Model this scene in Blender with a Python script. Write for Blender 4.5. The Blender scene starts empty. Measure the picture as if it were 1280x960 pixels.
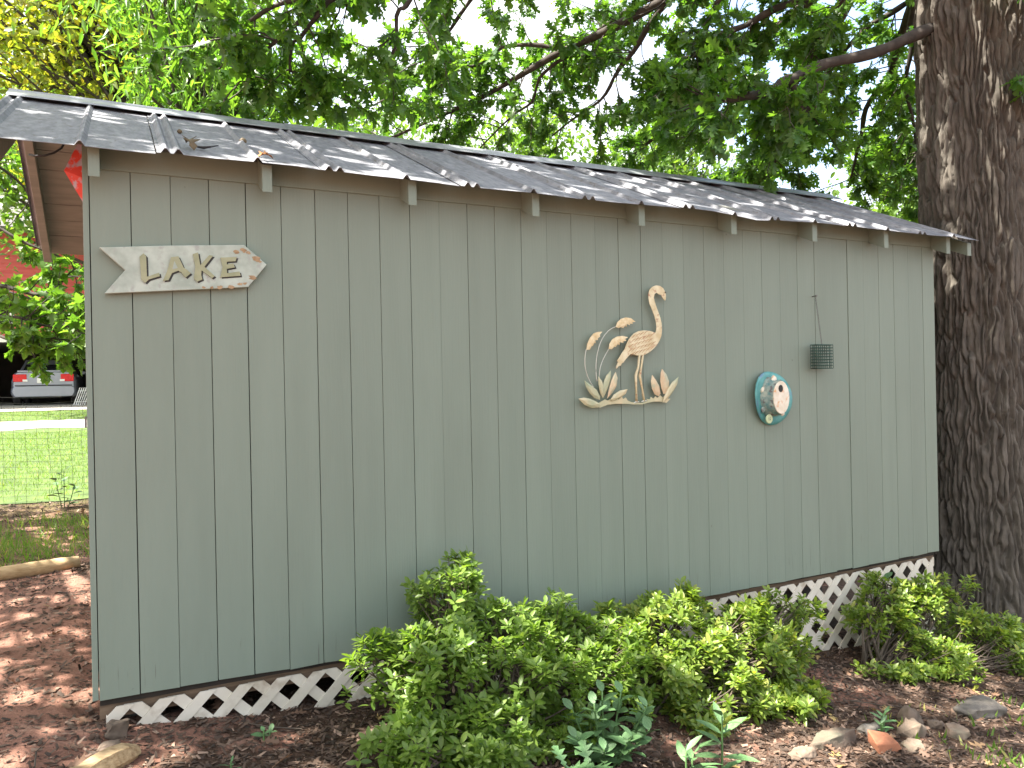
import bpy, math, random
import numpy as np

# ------------------------------------------------------------------ camera, sky, sun, exposure
scene = bpy.context.scene
COL = scene.collection
TH = math.atan2(1920, 962.0)
FW = np.array([math.cos(TH), math.sin(TH), 0.0]); RT = np.array([math.sin(TH), -math.cos(TH), 0.0]); UP = np.array([0, 0, 1.0])
ROLL = 0.0201
CAM = np.array([0.122, -3.267, 1.15])
cd = bpy.data.cameras.new('camera'); cam = bpy.data.objects.new('camera', cd); COL.objects.link(cam)
cd.sensor_width = 36.0; cd.lens = 962.0 / 1280 * 36; cd.clip_end = 2000; cd.clip_start = 0.05
rx = RT - UP * ROLL; rx /= np.linalg.norm(rx); ry = RT * ROLL + UP; ry /= np.linalg.norm(ry); rz = -FW
from mathutils import Matrix, Vector
cam.matrix_world = Matrix([[rx[0], ry[0], rz[0], CAM[0]], [rx[1], ry[1], rz[1], CAM[1]], [rx[2], ry[2], rz[2], CAM[2]], [0, 0, 0, 1]])
scene.camera = cam

SUN = Vector((-0.50, 0.035, 0.86)).normalized()
world = bpy.data.worlds.new('World'); scene.world = world; world.use_nodes = True
wn = world.node_tree.nodes; wl = world.node_tree.links
sky = wn.new('ShaderNodeTexSky'); sky.sky_type = 'NISHITA'; sky.sun_disc = False
sky.sun_elevation = math.asin(SUN.z); sky.sun_rotation = math.atan2(SUN.x, SUN.y)
sky.air_density = 1.1; sky.dust_density = 5.0
bg = wn['Background']; bg.inputs['Strength'].default_value = 0.15
# broken bright cloud over the blue, the same all round
tcw = wn.new('ShaderNodeTexCoord'); cn = wn.new('ShaderNodeTexNoise'); cn.inputs['Scale'].default_value = 2.2; cn.inputs['Detail'].default_value = 7
wl.new(tcw.outputs['Generated'], cn.inputs['Vector'])
cr = wn.new('ShaderNodeValToRGB'); cr.color_ramp.elements[0].position = .38; cr.color_ramp.elements[1].position = .56; wl.new(cn.outputs['Fac'], cr.inputs['Fac'])
mxw = wn.new('ShaderNodeMix'); mxw.data_type = 'RGBA'; wl.new(cr.outputs['Color'], mxw.inputs['Factor']); wl.new(sky.outputs[0], mxw.inputs['A']); mxw.inputs['B'].default_value = (2.7, 2.75, 2.8, 1)
wl.new(mxw.outputs['Result'], bg.inputs['Color'])
sd = bpy.data.lights.new('sun', 'SUN'); sd.energy = 5.0; sd.angle = math.radians(0.53); sd.color = (1.0, 0.94, 0.84)
sun = bpy.data.objects.new('sun', sd); COL.objects.link(sun); sun.rotation_euler = SUN.to_track_quat('Z', 'Y').to_euler(); sun.location = (-8, 2, 14)
scene.view_settings.view_transform = 'Standard'; scene.view_settings.look = 'None'
scene.view_settings.exposure = 2.22; scene.view_settings.gamma = 1.0; scene.view_settings.use_curve_mapping = False
scene.render.engine = 'CYCLES'
scene.cycles.max_bounces = 7; scene.cycles.transmission_bounces = 5; scene.cycles.use_denoising = True
scene.cycles.sample_clamp_indirect = 6.0

random.seed(7); RNG = np.random.default_rng(7)

# ------------------------------------------------------------------ helpers
def vnoise(p, seed=0):
    """value noise, p (...,3) -> 0..1"""
    p = np.asarray(p, float); i = np.floor(p).astype(np.int64); f = p - i; f = f * f * (3 - 2 * f)
    def h(a, b, c):
        n = (a * 374761393 + b * 668265263 + c * 2147483647 + seed * 974711) & 0xffffffff
        n = ((n ^ (n >> 13)) * 1274126177) & 0xffffffff
        return ((n ^ (n >> 16)) & 0xffff) / 65535.0
    r = 0
    for dx in (0, 1):
        for dy in (0, 1):
            for dz in (0, 1):
                w = (f[..., 0] if dx else 1 - f[..., 0]) * (f[..., 1] if dy else 1 - f[..., 1]) * (f[..., 2] if dz else 1 - f[..., 2])
                r = r + w * h(i[..., 0] + dx, i[..., 1] + dy, i[..., 2] + dz)
    return r

def fbm(p, seed=0, o=3):
    p = np.asarray(p, float); s = 0; a = .5
    for k in range(o):
        s = s + a * vnoise(p * 2 ** k, seed + k); a *= .5
    return s / (1 - .5 ** o)

def ground_z(x, y):
    x = np.asarray(x, float); y = np.asarray(y, float)
    base = -0.10 - 0.100 * np.clip(x, -0.2, 6.0)
    k = np.clip((y - 2.5) / 5.0, 0, 1)
    z = base * (1 - k) + (-0.09 - 0.03 * np.clip(x, 0, 20)) * k
    z = z + 0.07 * np.clip(y, -6, 0) + 0.045 * np.clip(y - 4.2, 0, 19.5) + 0.01 * np.clip(y - 23.7, 0, 400)
    near = np.exp(-(((x - 2) / 7) ** 2 + ((y) / 6) ** 2))
    z = z + near * 0.05 * (fbm(np.stack([x * 1.7, y * 1.7, 0 * x], -1), 3) - .5) + near * 0.025 * (fbm(np.stack([x * 7, y * 7, 0 * x], -1), 9) - .5)
    return z

def gz(x, y): return float(ground_z(np.array([x]), np.array([y]))[0])

class MB:
    def __init__(s): s.v = []; s.f = []
    def add(s, v, f):
        n = len(s.v); s.v += [tuple(map(float, q)) for q in v]; s.f += [tuple(i + n for i in q) for q in f]; return s
    def box(s, a, b):
        (x0, y0, z0), (x1, y1, z1) = a, b
        return s.add([(x0, y0, z0), (x1, y0, z0), (x1, y1, z0), (x0, y1, z0), (x0, y0, z1), (x1, y0, z1), (x1, y1, z1), (x0, y1, z1)],
                     [(3, 2, 1, 0), (4, 5, 6, 7), (0, 1, 5, 4), (1, 2, 6, 5), (2, 3, 7, 6), (3, 0, 4, 7)])
    def hexa(s, v): return s.add(v, [(3, 2, 1, 0), (4, 5, 6, 7), (0, 1, 5, 4), (1, 2, 6, 5), (2, 3, 7, 6), (3, 0, 4, 7)])
    def tube(s, pts, r, n=6, cap=True):
        pts = np.asarray(pts, float); m = len(pts); r = np.broadcast_to(np.asarray(r, float), (m,))
        t = np.gradient(pts, axis=0); t /= np.linalg.norm(t, axis=1)[:, None] + 1e-9
        ref = np.array([0, 0, 1.0]) if abs(t[0, 2]) < .9 else np.array([1.0, 0, 0])
        V = []
        for k in range(m):
            a = np.cross(t[k], ref); a /= np.linalg.norm(a) + 1e-9; b = np.cross(t[k], a)
            for j in range(n):
                w = 2 * math.pi * j / n; V.append(pts[k] + r[k] * (math.cos(w) * a + math.sin(w) * b))
        Fc = [(k * n + j, k * n + (j + 1) % n, (k + 1) * n + (j + 1) % n, (k + 1) * n + j) for k in range(m - 1) for j in range(n)]
        if cap: Fc += [tuple(range(n - 1, -1, -1)), tuple((m - 1) * n + j for j in range(n))]
        return s.add(V, Fc)
    def prism(s, poly, v0, v1):
        """poly of (x,z), extruded in y from v0 (front) to v1"""
        n = len(poly)
        ar = sum(poly[i][0] * poly[(i + 1) % n][1] - poly[(i + 1) % n][0] * poly[i][1] for i in range(n))
        if ar < 0: poly = poly[::-1]
        V = [(x, v0, z) for x, z in poly] + [(x, v1, z) for x, z in poly]
        return s.add(V, [tuple(range(n)), tuple(range(2 * n - 1, n - 1, -1))] + [(i, i + n, (i + 1) % n + n, (i + 1) % n) for i in range(n)])
    def build(s, name, mat, parent=None, smooth=False, bevel=0):
        me = bpy.data.meshes.new(name); me.from_pydata(s.v, [], s.f); me.update()
        return obj(name, me, mat, parent, smooth, bevel)

def obj(name, me, mat, parent=None, smooth=False, bevel=0):
    if mat is not None: me.materials.append(mat)
    if smooth: me.polygons.foreach_set('use_smooth', [True] * len(me.polygons))
    o = bpy.data.objects.new(name, me); COL.objects.link(o)
    if parent is not None:
        o.parent = parent; o.location = -Vector(parent_world(parent)) if me.get('worldspace', 1) else (0, 0, 0)
    if bevel:
        b = o.modifiers.new('bevel', 'BEVEL'); b.width = bevel; b.segments = 2; b.limit_method = 'ANGLE'
    return o

def parent_world(p):
    v = Vector((0, 0, 0))
    while p is not None: v = v + p.location; p = p.parent
    return v

def tag(o, label=None, cat=None, group=None, kind=None):
    if label: o['label'] = label
    if cat: o['category'] = cat
    if group: o['group'] = group
    if kind: o['kind'] = kind
    return o

def empty(name, loc, label, cat, group=None):
    o = bpy.data.objects.new(name, None); COL.objects.link(o); o.location = loc; o.empty_display_size = .1
    return tag(o, label, cat, group)

def trimesh(name, V, T):
    me = bpy.data.meshes.new(name); V = np.asarray(V, np.float32); T = np.asarray(T, np.int32)
    me.vertices.add(len(V)); me.vertices.foreach_set('co', V.ravel())
    k = T.shape[1]
    me.loops.add(T.size); me.loops.foreach_set('vertex_index', T.ravel())
    me.polygons.add(len(T)); me.polygons.foreach_set('loop_start', np.arange(0, T.size, k, dtype=np.int32))
    me.update(calc_edges=True); return me

def leafmesh(name, tm, pos, d, nrm, size, mat, parent=None):
    V, T = tm; V = np.asarray(V, float); T = np.asarray(T)
    pos = np.asarray(pos, float); d = np.asarray(d, float); nrm = np.asarray(nrm, float); size = np.asarray(size, float)
    y = d / (np.linalg.norm(d, axis=1)[:, None] + 1e-9)
    z = nrm - (nrm * y).sum(1)[:, None] * y; z /= np.linalg.norm(z, axis=1)[:, None] + 1e-9
    x = np.cross(y, z)
    W = pos[:, None, :] + size[:, None, None] * (V[None, :, 0:1] * x[:, None] + V[None, :, 1:2] * y[:, None] + V[None, :, 2:3] * z[:, None])
    I = T[None] + (np.arange(len(pos)) * len(V))[:, None, None]
    return obj(name, trimesh(name, W.reshape(-1, 3), I.reshape(-1, T.shape[1])), mat, parent)

def half_template(half, mids, tris):
    """mirror a half leaf. half: outline pts (x>0), mids: midrib points; tris index into mids+half"""
    P = [(x, y) for x, y in mids] + list(half); nm = len(mids); V = []; T = []
    for x, y in P: V.append((x, y, .22 * abs(x) - .18 * y * y))
    off = len(V)
    for x, y in half: V.append((-x, y, .22 * abs(x) - .18 * y * y))
    mir = lambda i: i if i < nm else i - nm + off
    for a, b, c in tris: T += [(a, b, c), (mir(a), mir(c), mir(b))]
    return np.array(V), np.array(T)

# midrib: 0 base,1,2,3,4 tip ; half from 5
OAK = half_template([(.14, .16), (.05, .27), (.30, .44), (.08, .50), (.36, .74), (.09, .73), (.17, .92)], [(0, 0), (0, .27), (0, .5), (0, .72), (0, 1)],
                    [(0, 5, 6), (0, 6, 1), (6, 7, 8), (1, 6, 8), (1, 8, 2), (8, 9, 10), (2, 8, 10), (2, 10, 3), (10, 11, 4), (3, 10, 4)])
OAK_LOW = half_template([(.07, .22), (.30, .44), (.09, .52), (.33, .74)], [(0, 0), (0, 1)], [(0, 2, 3), (0, 3, 1), (3, 4, 1)])
MAPLE_L = half_template([(.22, .10), (.42, .22), (.24, .30), (.50, .58), (.22, .56), (.2, .72)], [(0, 0), (0, .45), (0, 1)],
                        [(0, 5 - 2, 4), (0, 4, 5), (0, 5, 1), (5, 6, 7), (1, 5, 7), (7, 8, 2), (1, 7, 2)])
OVATE = half_template([(.18, .2), (.26, .45), (.16, .75)], [(0, 0), (0, .5), (0, 1)], [(0, 3, 4), (0, 4, 1), (1, 4, 5), (1, 5, 2)])
AZ = half_template([(.15, .28), (.2, .58), (.12, .84)], [(0, 0), (0, .5), (0, 1)], [(0, 3, 4), (0, 4, 1), (1, 4, 5), (1, 5, 2)])
LANCE = half_template([(.13, .35), (.09, .7)], [(0, 0), (0, 1)], [(0, 2, 3), (0, 3, 1)])
SMALL = half_template([(.28, .45)], [(0, 0), (0, 1)], [(0, 2, 1)])

# ------------------------------------------------------------------ materials
def newmat(name):
    m = bpy.data.materials.new(name); m.use_nodes = True; nt = m.node_tree
    return m, nt, nt.nodes, nt.links, nt.nodes['Principled BSDF']

def texco(nt, stretch=(1, 1, 1), space='pos'):
    n = nt.nodes; mp = n.new('ShaderNodeMapping'); mp.inputs['Scale'].default_value = stretch
    if space == 'pos': nt.links.new(n.new('ShaderNodeNewGeometry').outputs['Position'], mp.inputs['Vector'])
    else: nt.links.new(n.new('ShaderNodeTexCoord').outputs['Object'], mp.inputs['Vector'])
    return mp.outputs[0]

def noise(nt, co, scale, detail=4, rough=.55):
    t = nt.nodes.new('ShaderNodeTexNoise'); t.inputs['Scale'].default_value = scale; t.inputs['Detail'].default_value = detail
    t.inputs['Roughness'].default_value = rough; nt.links.new(co, t.inputs['Vector']); return t.outputs['Fac']

def ramp(nt, fac, stops):
    r = nt.nodes.new('ShaderNodeValToRGB'); e = r.color_ramp.elements
    while len(e) < len(stops): e.new(.5)
    for k, (p, c) in enumerate(stops): e[k].position = p; e[k].color = (*c, 1) if len(c) == 3 else c
    nt.links.new(fac, r.inputs['Fac']); return r.outputs['Color']

def mixc(nt, fac, a, b, mode='MIX'):
    m = nt.nodes.new('ShaderNodeMix'); m.data_type = 'RGBA'; m.blend_type = mode
    for s, val in (('Factor', fac), ('A', a), ('B', b)):
        i = [q for q in m.inputs if q.name == s and (q.type == ('VALUE' if s == 'Factor' else 'RGBA'))][0]
        if isinstance(val, (int, float)): i.default_value = val
        elif isinstance(val, tuple): i.default_value = (*val, 1)
        else: nt.links.new(val, i)
    return [q for q in m.outputs if q.type == 'RGBA'][0]

def bump(nt, h, strength, dist=.01):
    b = nt.nodes.new('ShaderNodeBump'); b.inputs['Strength'].default_value = strength; b.inputs['Distance'].default_value = dist
    nt.links.new(h, b.inputs['Height']); return b.outputs[0]

def surf(name, c1, c2, scale=8, stretch=(1, 1, 1), rough=.7, metal=0, bs=.3, bd=.005, bscale=None, spots=None, jitter=.0, space='pos', lo=.35, hi=.65):
    m, nt, n, l, b = newmat(name); co = texco(nt, stretch, space); f = noise(nt, co, scale, 6)
    c = ramp(nt, f, [(lo, c1), (hi, c2)])
    if spots:
        col, sc, a, bb = spots; c = mixc(nt, ramp(nt, noise(nt, texco(nt, stretch, space), sc, 5), [(a, (0, 0, 0)), (bb, (1, 1, 1))]), c, col)
    if jitter:
        oi = n.new('ShaderNodeObjectInfo'); mr = n.new('ShaderNodeMapRange'); mr.inputs['To Min'].default_value = 1 - jitter; mr.inputs['To Max'].default_value = 1 + jitter
        l.new(oi.outputs['Random'], mr.inputs['Value']); hs = n.new('ShaderNodeHueSaturation'); l.new(mr.outputs[0], hs.inputs['Value']); l.new(c, hs.inputs['Color']); c = hs.outputs[0]
    l.new(c, b.inputs['Base Color']); b.inputs['Roughness'].default_value = rough; b.inputs['Metallic'].default_value = metal
    if bs: l.new(bump(nt, noise(nt, texco(nt, stretch, space), bscale or scale * 3, 6), bs, bd), b.inputs['Normal'])
    return m

def leafmat(name, ca, cb, trans=.4, rough=.45, tcol=None, odd=None):
    m, nt, n, l, b = newmat(name); g = n.new('ShaderNodeNewGeometry')
    st = [(0, ca), (.85 if odd else 1, cb)] + ([(.96, odd)] if odd else [])
    c = ramp(nt, g.outputs['Random Per Island'], st)
    l.new(c, b.inputs['Base Color']); b.inputs['Roughness'].default_value = rough
    t = n.new('ShaderNodeBsdfTranslucent'); l.new(mixc(nt, 1.0, c, tcol or (2.0, 2.1, .8), 'MULTIPLY'), t.inputs['Color'])
    mx = n.new('ShaderNodeMixShader'); mx.inputs[0].default_value = trans
    l.new(b.outputs[0], mx.inputs[1]); l.new(t.outputs[0], mx.inputs[2]); l.new(mx.outputs[0], n['Material Output'].inputs['Surface'])
    return m

def wallmat():
    m, nt, n, l, b = newmat('sage_paint')
    c = ramp(nt, noise(nt, texco(nt, (5, 5, .5)), 2, 5), [(.3, (.193, .240, .194)), (.7, (.210, .259, .211))])
    oi = n.new('ShaderNodeObjectInfo'); mr = n.new('ShaderNodeMapRange'); mr.inputs['To Min'].default_value = .965; mr.inputs['To Max'].default_value = 1.03
    l.new(oi.outputs['Random'], mr.inputs['Value']); hs = n.new('ShaderNodeHueSaturation'); l.new(mr.outputs[0], hs.inputs['Value']); l.new(c, hs.inputs['Color']); c = hs.outputs[0]
    # fine drying checks near the lower ends and a few stray scuffs
    sep = n.new('ShaderNodeSeparateXYZ'); l.new(n.new('ShaderNodeNewGeometry').outputs['Position'], sep.inputs[0])
    lowz = n.new('ShaderNodeMapRange'); lowz.inputs['From Min'].default_value = .32; lowz.inputs['From Max'].default_value = -.02; l.new(sep.outputs['Z'], lowz.inputs['Value'])
    crk = ramp(nt, noise(nt, texco(nt, (70, 70, 3.0)), 1.6, 2), [(.68, (0, 0, 0)), (.73, (.7, .7, .7))])
    mm = n.new('ShaderNodeMath'); mm.operation = 'MULTIPLY'; l.new(lowz.outputs[0], mm.inputs[0]); l.new(crk, mm.inputs[1])
    c = mixc(nt, mm.outputs[0], c, (.09, .085, .07))
    sc = ramp(nt, noise(nt, texco(nt, (1, 1, 1)), 13, 3), [(.755, (0, 0, 0)), (.79, (1, 1, 1))])
    c = mixc(nt, sc, c, (.12, .13, .105))
    dirt = ramp(nt, noise(nt, texco(nt, (1, 1, .35)), 2.2, 5), [(.5, (0, 0, 0)), (.85, (.3, .3, .3))])
    c = mixc(nt, dirt, c, (.15, .17, .135))
    l.new(c, b.inputs['Base Color']); b.inputs['Roughness'].default_value = .5; b.inputs['Specular IOR Level'].default_value = .4
    l.new(bump(nt, noise(nt, texco(nt, (30, 30, 1.4)), 4, 5), .22, .004), b.inputs['Normal'])
    return m

def clapmat(name, c1, c2):
    return surf(name, c1, c2, 2, (1, 1, 6), .6, bs=.1, jitter=.05)

M = {}
M['sage'] = wallmat()
M['tan'] = surf('tan_paint', (.18, .178, .16), (.23, .225, .2), 5, (1, 6, 6), .6, bs=.15)
M['dark_wood'] = surf('dark_wood', (.02, .017, .013), (.04, .032, .025), 8, (1, 1, 1), .9)
M['sill_wood'] = surf('weathered_sill_wood', (.10, .065, .04), (.2, .14, .09), 6, (1, 8, 8), .85)
M['metal'] = surf('galvanised_roof_metal', (.15, .155, .175), (.26, .265, .29), 9, (4, 1.5, 1.5), .6, .15, .3, .003, 40, spots=((.12, .105, .095), 14, .58, .74), jitter=.06)
M['cap_metal'] = surf('ridge_cap_metal', (.22, .24, .26), (.34, .36, .38), 4, (1, 3, 3), .38, .45, .2, .003, 20, spots=((.14, .12, .11), 8, .62, .78))
M['lattice'] = surf('white_lattice_vinyl', (.56, .51, .41), (.72, .68, .59), 4, (1, 1, 1), .55, bs=.15, spots=((.33, .26, .18), 9, .56, .76))
M['sign'] = surf('sign_paint', (.31, .37, .315), (.46, .53, .465), 14, (1, 1, 1), .7, bs=.3, bd=.002, spots=((.34, .36, .33), 30, .56, .7))
M['sign_edge'] = surf('bare_sign_wood', (.26, .17, .09), (.45, .33, .2), 30, (1, 1, 1), .85)
M['letter'] = surf('sage_lettering', (.27, .29, .17), (.34, .355, .22), 20, (1, 1, 1), .6, bs=.1)
M['black'] = surf('black_paint', (.015, .015, .013), (.03, .028, .025), 20, rough=.6, bs=0)
M['featherline'] = surf('brown_feather_line', (.36, .20, .10), (.50, .30, .16), 40, rough=.5, bs=0)
M['bird'] = surf('cream_pink_metal', (.55, .45, .26), (.72, .65, .44), 22, (1, 1, 1), .45, .15, .2, .002, 60, spots=((.42, .24, .15), 45, .58, .70))
M['artleaf'] = surf('patina_leaf_metal', (.34, .40, .26), (.60, .52, .33), 9, (1, 1, .7), .45, .2, .2, .002, 60)
M['artleaf2'] = surf('pink_patina_leaf_metal', (.56, .40, .25), (.66, .55, .36), 12, (1, 1, .7), .45, .2, .2, .002, 60, spots=((.36, .42, .30), 18, .52, .7))
M['plume'] = surf('straw_plume_metal', (.58, .43, .22), (.74, .63, .40), 40, rough=.45, metal=.15)
M['wire_art'] = surf('pale_metal_wire', (.45, .46, .40), (.6, .6, .52), 20, rough=.4, metal=.3, bs=0)
M['teal'] = surf('teal_hat_paint', (.055, .25, .25), (.13, .38, .36), 14, rough=.45, bs=.3, spots=((.14, .16, .34), 10, .55, .75))
M['hatcrown'] = surf('mottled_hat_crown', (.10, .22, .22), (.38, .40, .33), 30, rough=.6, bs=.4, spots=((.14, .12, .12), 40, .55, .65))
M['cream'] = surf('cream_ceramic', (.68, .60, .46), (.82, .76, .64), 20, rough=.5, bs=.2, spots=((.66, .36, .16), 30, .56, .68))
M['button'] = surf('pale_green_button', (.45, .55, .3), (.62, .70, .45), 20, rough=.35, bs=0)
M['greenwire'] = surf('green_coated_wire', (.008, .045, .032), (.014, .065, .045), 20, rough=.35, bs=0)
M['steel'] = surf('dull_steel', (.12, .11, .1), (.2, .19, .18), 20, rough=.45, metal=.7, bs=0)
M['red'] = surf('red_cloth', (.62, .045, .03), (.75, .07, .04), 10, rough=.6, bs=.1, spots=((.42, .36, .44), 16, .5, .58))
M['cable'] = surf('black_cable_rubber', (.012, .011, .012), (.02, .018, .02), 20, rough=.5, bs=0)
M['bark'] = surf('oak_bark', (.06, .052, .042), (.124, .108, .088), 22, (1, 1, .3), .92, bs=.8, bd=.01, bscale=60, spots=((.15, .138, .115), 9, .58, .8))
M['branch'] = surf('branch_bark', (.032, .026, .021), (.068, .056, .045), 14, rough=.9, bs=.4)
M['oakleaf'] = leafmat('oak_leaf_green', (.036, .098, .021), (.085, .17, .032), .47, .38, tcol=(2.6, 2.5, .8))
M['mapleleaf'] = leafmat('maple_leaf_green', (.065, .15, .024), (.13, .235, .04), .48)
M['yellowleaf'] = leafmat('yellow_green_leaf', (.11, .17, .025), (.24, .25, .035), .45, odd=(.42, .34, .04))
M['brightleaf'] = leafmat('bright_green_leaf', (.07, .17, .03), (.15, .26, .05), .45)
M['farleaf'] = leafmat('far_tree_leaf', (.06, .125, .022), (.13, .205, .04), .45)
M['azalea'] = leafmat('azalea_leaf', (.10, .18, .03), (.20, .285, .06), .42, .4)
M['azalea2'] = leafmat('pale_azalea_leaf', (.105, .175, .028), (.21, .285, .055), .42, .4, odd=(.27, .29, .06))
M['broad'] = surf('broad_leaf_green', (.07, .15, .055), (.12, .22, .09), 12, rough=.45, bs=.3, space='obj', jitter=.25)
M['stem'] = surf('shrub_stem', (.055, .042, .031), (.10, .076, .056), 20, rough=.85, bs=.2)
M['greenstem'] = surf('green_stem', (.07, .14, .04), (.1, .2, .06), 20, rough=.6, bs=0)
M['ground'] = None
M['lawn'] = surf('lawn_soil', (.05, .085, .02), (.09, .14, .03), 3, rough=.95, bs=.5, bd=.02)
M['grass'] = leafmat('grass_blade', (.075, .16, .022), (.15, .24, .04), .4, .5, odd=(.30, .28, .09))
M['drive'] = surf('pale_concrete', (.36, .34, .30), (.46, .44, .39), 3, rough=.9, bs=.2)
M['rock'] = surf('tan_rock', (.10, .075, .055), (.21, .155, .115), 9, rough=.9, bs=.6, bd=.012, spots=((.12, .12, .085), 6, .52, .7))
M['greyrock'] = surf('grey_rock', (.085, .075, .064), (.165, .148, .128), 9, rough=.9, bs=.6, bd=.012)
M['brick'] = surf('orange_brick', (.27, .10, .05), (.38, .16, .085), 14, rough=.9, bs=.5)
M['timber'] = surf('pale_timber', (.42, .27, .13), (.58, .41, .23), 9, (1, 8, 8), .8, bs=.3)
M['logwood'] = surf('split_log_wood', (.26, .17, .085), (.44, .32, .18), 10, (2, 9, 9), .85, bs=.5)
M['redsiding'] = clapmat('red_siding', (.50, .085, .09), (.58, .12, .12))
M['white'] = surf('white_trim', (.74, .74, .72), (.82, .82, .8), 5, rough=.5, bs=0)
M['shade'] = surf('dark_interior', (.012, .012, .012), (.02, .02, .02), 4, rough=.9, bs=0)
M['roofing'] = surf('grey_shingle', (.09, .085, .08), (.14, .135, .13), 10, rough=.9)
def glassmat():
    m, nt, n, l, b = newmat('dark_glass'); b.inputs['Base Color'].default_value = (.02, .025, .03, 1); b.inputs['Roughness'].default_value = .06; b.inputs['Specular IOR Level'].default_value = .6; return m
M['glass'] = glassmat()
def carpaint():
    m, nt, n, l, b = newmat('silver_car_paint'); b.inputs['Base Color'].default_value = (.30, .33, .40, 1); b.inputs['Metallic'].default_value = .5; b.inputs['Roughness'].default_value = .3; b.inputs['Coat Weight'].default_value = .6
    return m
M['car'] = carpaint()
M['tail'] = surf('red_lens', (.55, .012, .015), (.68, .02, .02), 20, rough=.2, bs=0)
M['tyre'] = surf('black_rubber', (.012, .012, .012), (.022, .022, .022), 30, rough=.8)
M['chip'] = leafmat('bark_mulch_chip', (.03, .02, .014), (.125, .08, .056), 0.0, .9, odd=(.28, .19, .14))
M['dryleaf'] = leafmat('dry_leaf', (.10, .055, .035), (.23, .135, .085), .15, .7, tcol=(1.2, 1, .7), odd=(.38, .27, .10))
M['dryroof'] = surf('brown_dry_leaf', (.20, .08, .025), (.34, .15, .05), 30, rough=.8)
M['acorn'] = surf('brown_nut', (.09, .06, .03), (.15, .11, .05), 30, rough=.6)

def groundmat():
    m, nt, n, l, b = newmat('clay_and_mulch')
    clay = ramp(nt, noise(nt, texco(nt), 5, 8, .65), [(.3, (.19, .095, .068)), (.55, (.31, .165, .12)), (.75, (.38, .235, .175))])
    mul = ramp(nt, noise(nt, texco(nt), 38, 6, .7), [(.3, (.035, .022, .015)), (.55, (.085, .052, .036)), (.75, (.17, .11, .08))])
    f = noise(nt, texco(nt), 1.9, 5, .65)
    sep = n.new('ShaderNodeSeparateXYZ'); l.new(n.new('ShaderNodeNewGeometry').outputs['Position'], sep.inputs[0])
    mr = n.new('ShaderNodeMapRange'); mr.inputs['From Min'].default_value = -.1; mr.inputs['From Max'].default_value = .7; mr.inputs['To Min'].default_value = .15; mr.inputs['To Max'].default_value = -.075
    l.new(sep.outputs['X'], mr.inputs['Value']); ad = n.new('ShaderNodeMath'); l.new(f, ad.inputs[0]); l.new(mr.outputs[0], ad.inputs[1])
    c = mixc(nt, ramp(nt, ad.outputs[0], [(.49, (0, 0, 0)), (.56, (1, 1, 1))]), mul, clay)
    # grass and leaf mould far from the bed
    far = n.new('ShaderNodeMapRange'); far.inputs['From Min'].default_value = 4.4; far.inputs['From Max'].default_value = 6.5; l.new(sep.outputs['Y'], far.inputs['Value'])
    c = mixc(nt, far.outputs[0], c, ramp(nt, noise(nt, texco(nt), 4, 6), [(.35, (.045, .04, .02)), (.65, (.07, .10, .025))]))
    l.new(c, b.inputs['Base Color']); b.inputs['Roughness'].default_value = .95; b.inputs['Specular IOR Level'].default_value = .15
    l.new(bump(nt, noise(nt, texco(nt), 26, 8, .7), .9, .03), b.inputs['Normal'])
    return m
M['ground'] = groundmat()

# ---- traced outlines (metres on the wall plane) and limb lines (metres)
OVERHEAD = 5.5
BIRD = [(2.6472, 1.569), (2.635, 1.5769), (2.6271, 1.5882), (2.6212, 1.598), (2.607, 1.6008), (2.5929, 1.6085), (2.5806, 1.6015), (2.5751, 1.5849), (2.5796, 1.5645), (2.5882, 1.5401), (2.6007, 1.5116), (2.6141, 1.4789), (2.6216, 1.4501), (2.6227, 1.4129), (2.6179, 1.384), (2.605, 1.3591), (2.5882, 1.3368), (2.5675, 1.3178), (2.5418, 1.3013), (2.5165, 1.2891), (2.4864, 1.2826), (2.4567, 1.2834), (2.4323, 1.2908), (2.4195, 1.2892), (2.4056, 1.2771), (2.3926, 1.265), (2.3777, 1.249), (2.3659, 1.2426), (2.3598, 1.2315), (2.3482, 1.2299), (2.3335, 1.2157), (2.3308, 1.2253), (2.3439, 1.2492), (2.3373, 1.2556), (2.3542, 1.2772), (2.3691, 1.2972), (2.3841, 1.3133), (2.3913, 1.3294), (2.4045, 1.3536), (2.4216, 1.3764), (2.4447, 1.396), (2.4746, 1.4086), (2.5095, 1.4123), (2.5445, 1.4103), (2.5696, 1.404), (2.5796, 1.4), (2.585, 1.4108), (2.5886, 1.4331), (2.5851, 1.4577), (2.5767, 1.4863), (2.5623, 1.5188), (2.5479, 1.5471), (2.5406, 1.5756), (2.5402, 1.6001), (2.5488, 1.6234), (2.5673, 1.6397), (2.5908, 1.6472), (2.6163, 1.6457), (2.6364, 1.6341), (2.6503, 1.6139), (2.654, 1.5958), (2.6515, 1.5774)]
BIRD_MID = (2.4999, 1.3478)
BIRD_LEGS = [[(2.4781, 1.2892), (2.4696, 1.2242), (2.4527, 1.1797), (2.4539, 1.1108), (2.4543, 1.0443)], [(2.5, 1.2892), (2.4884, 1.2241), (2.4774, 1.1794), (2.4916, 1.11), (2.502, 1.0486)]]
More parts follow.
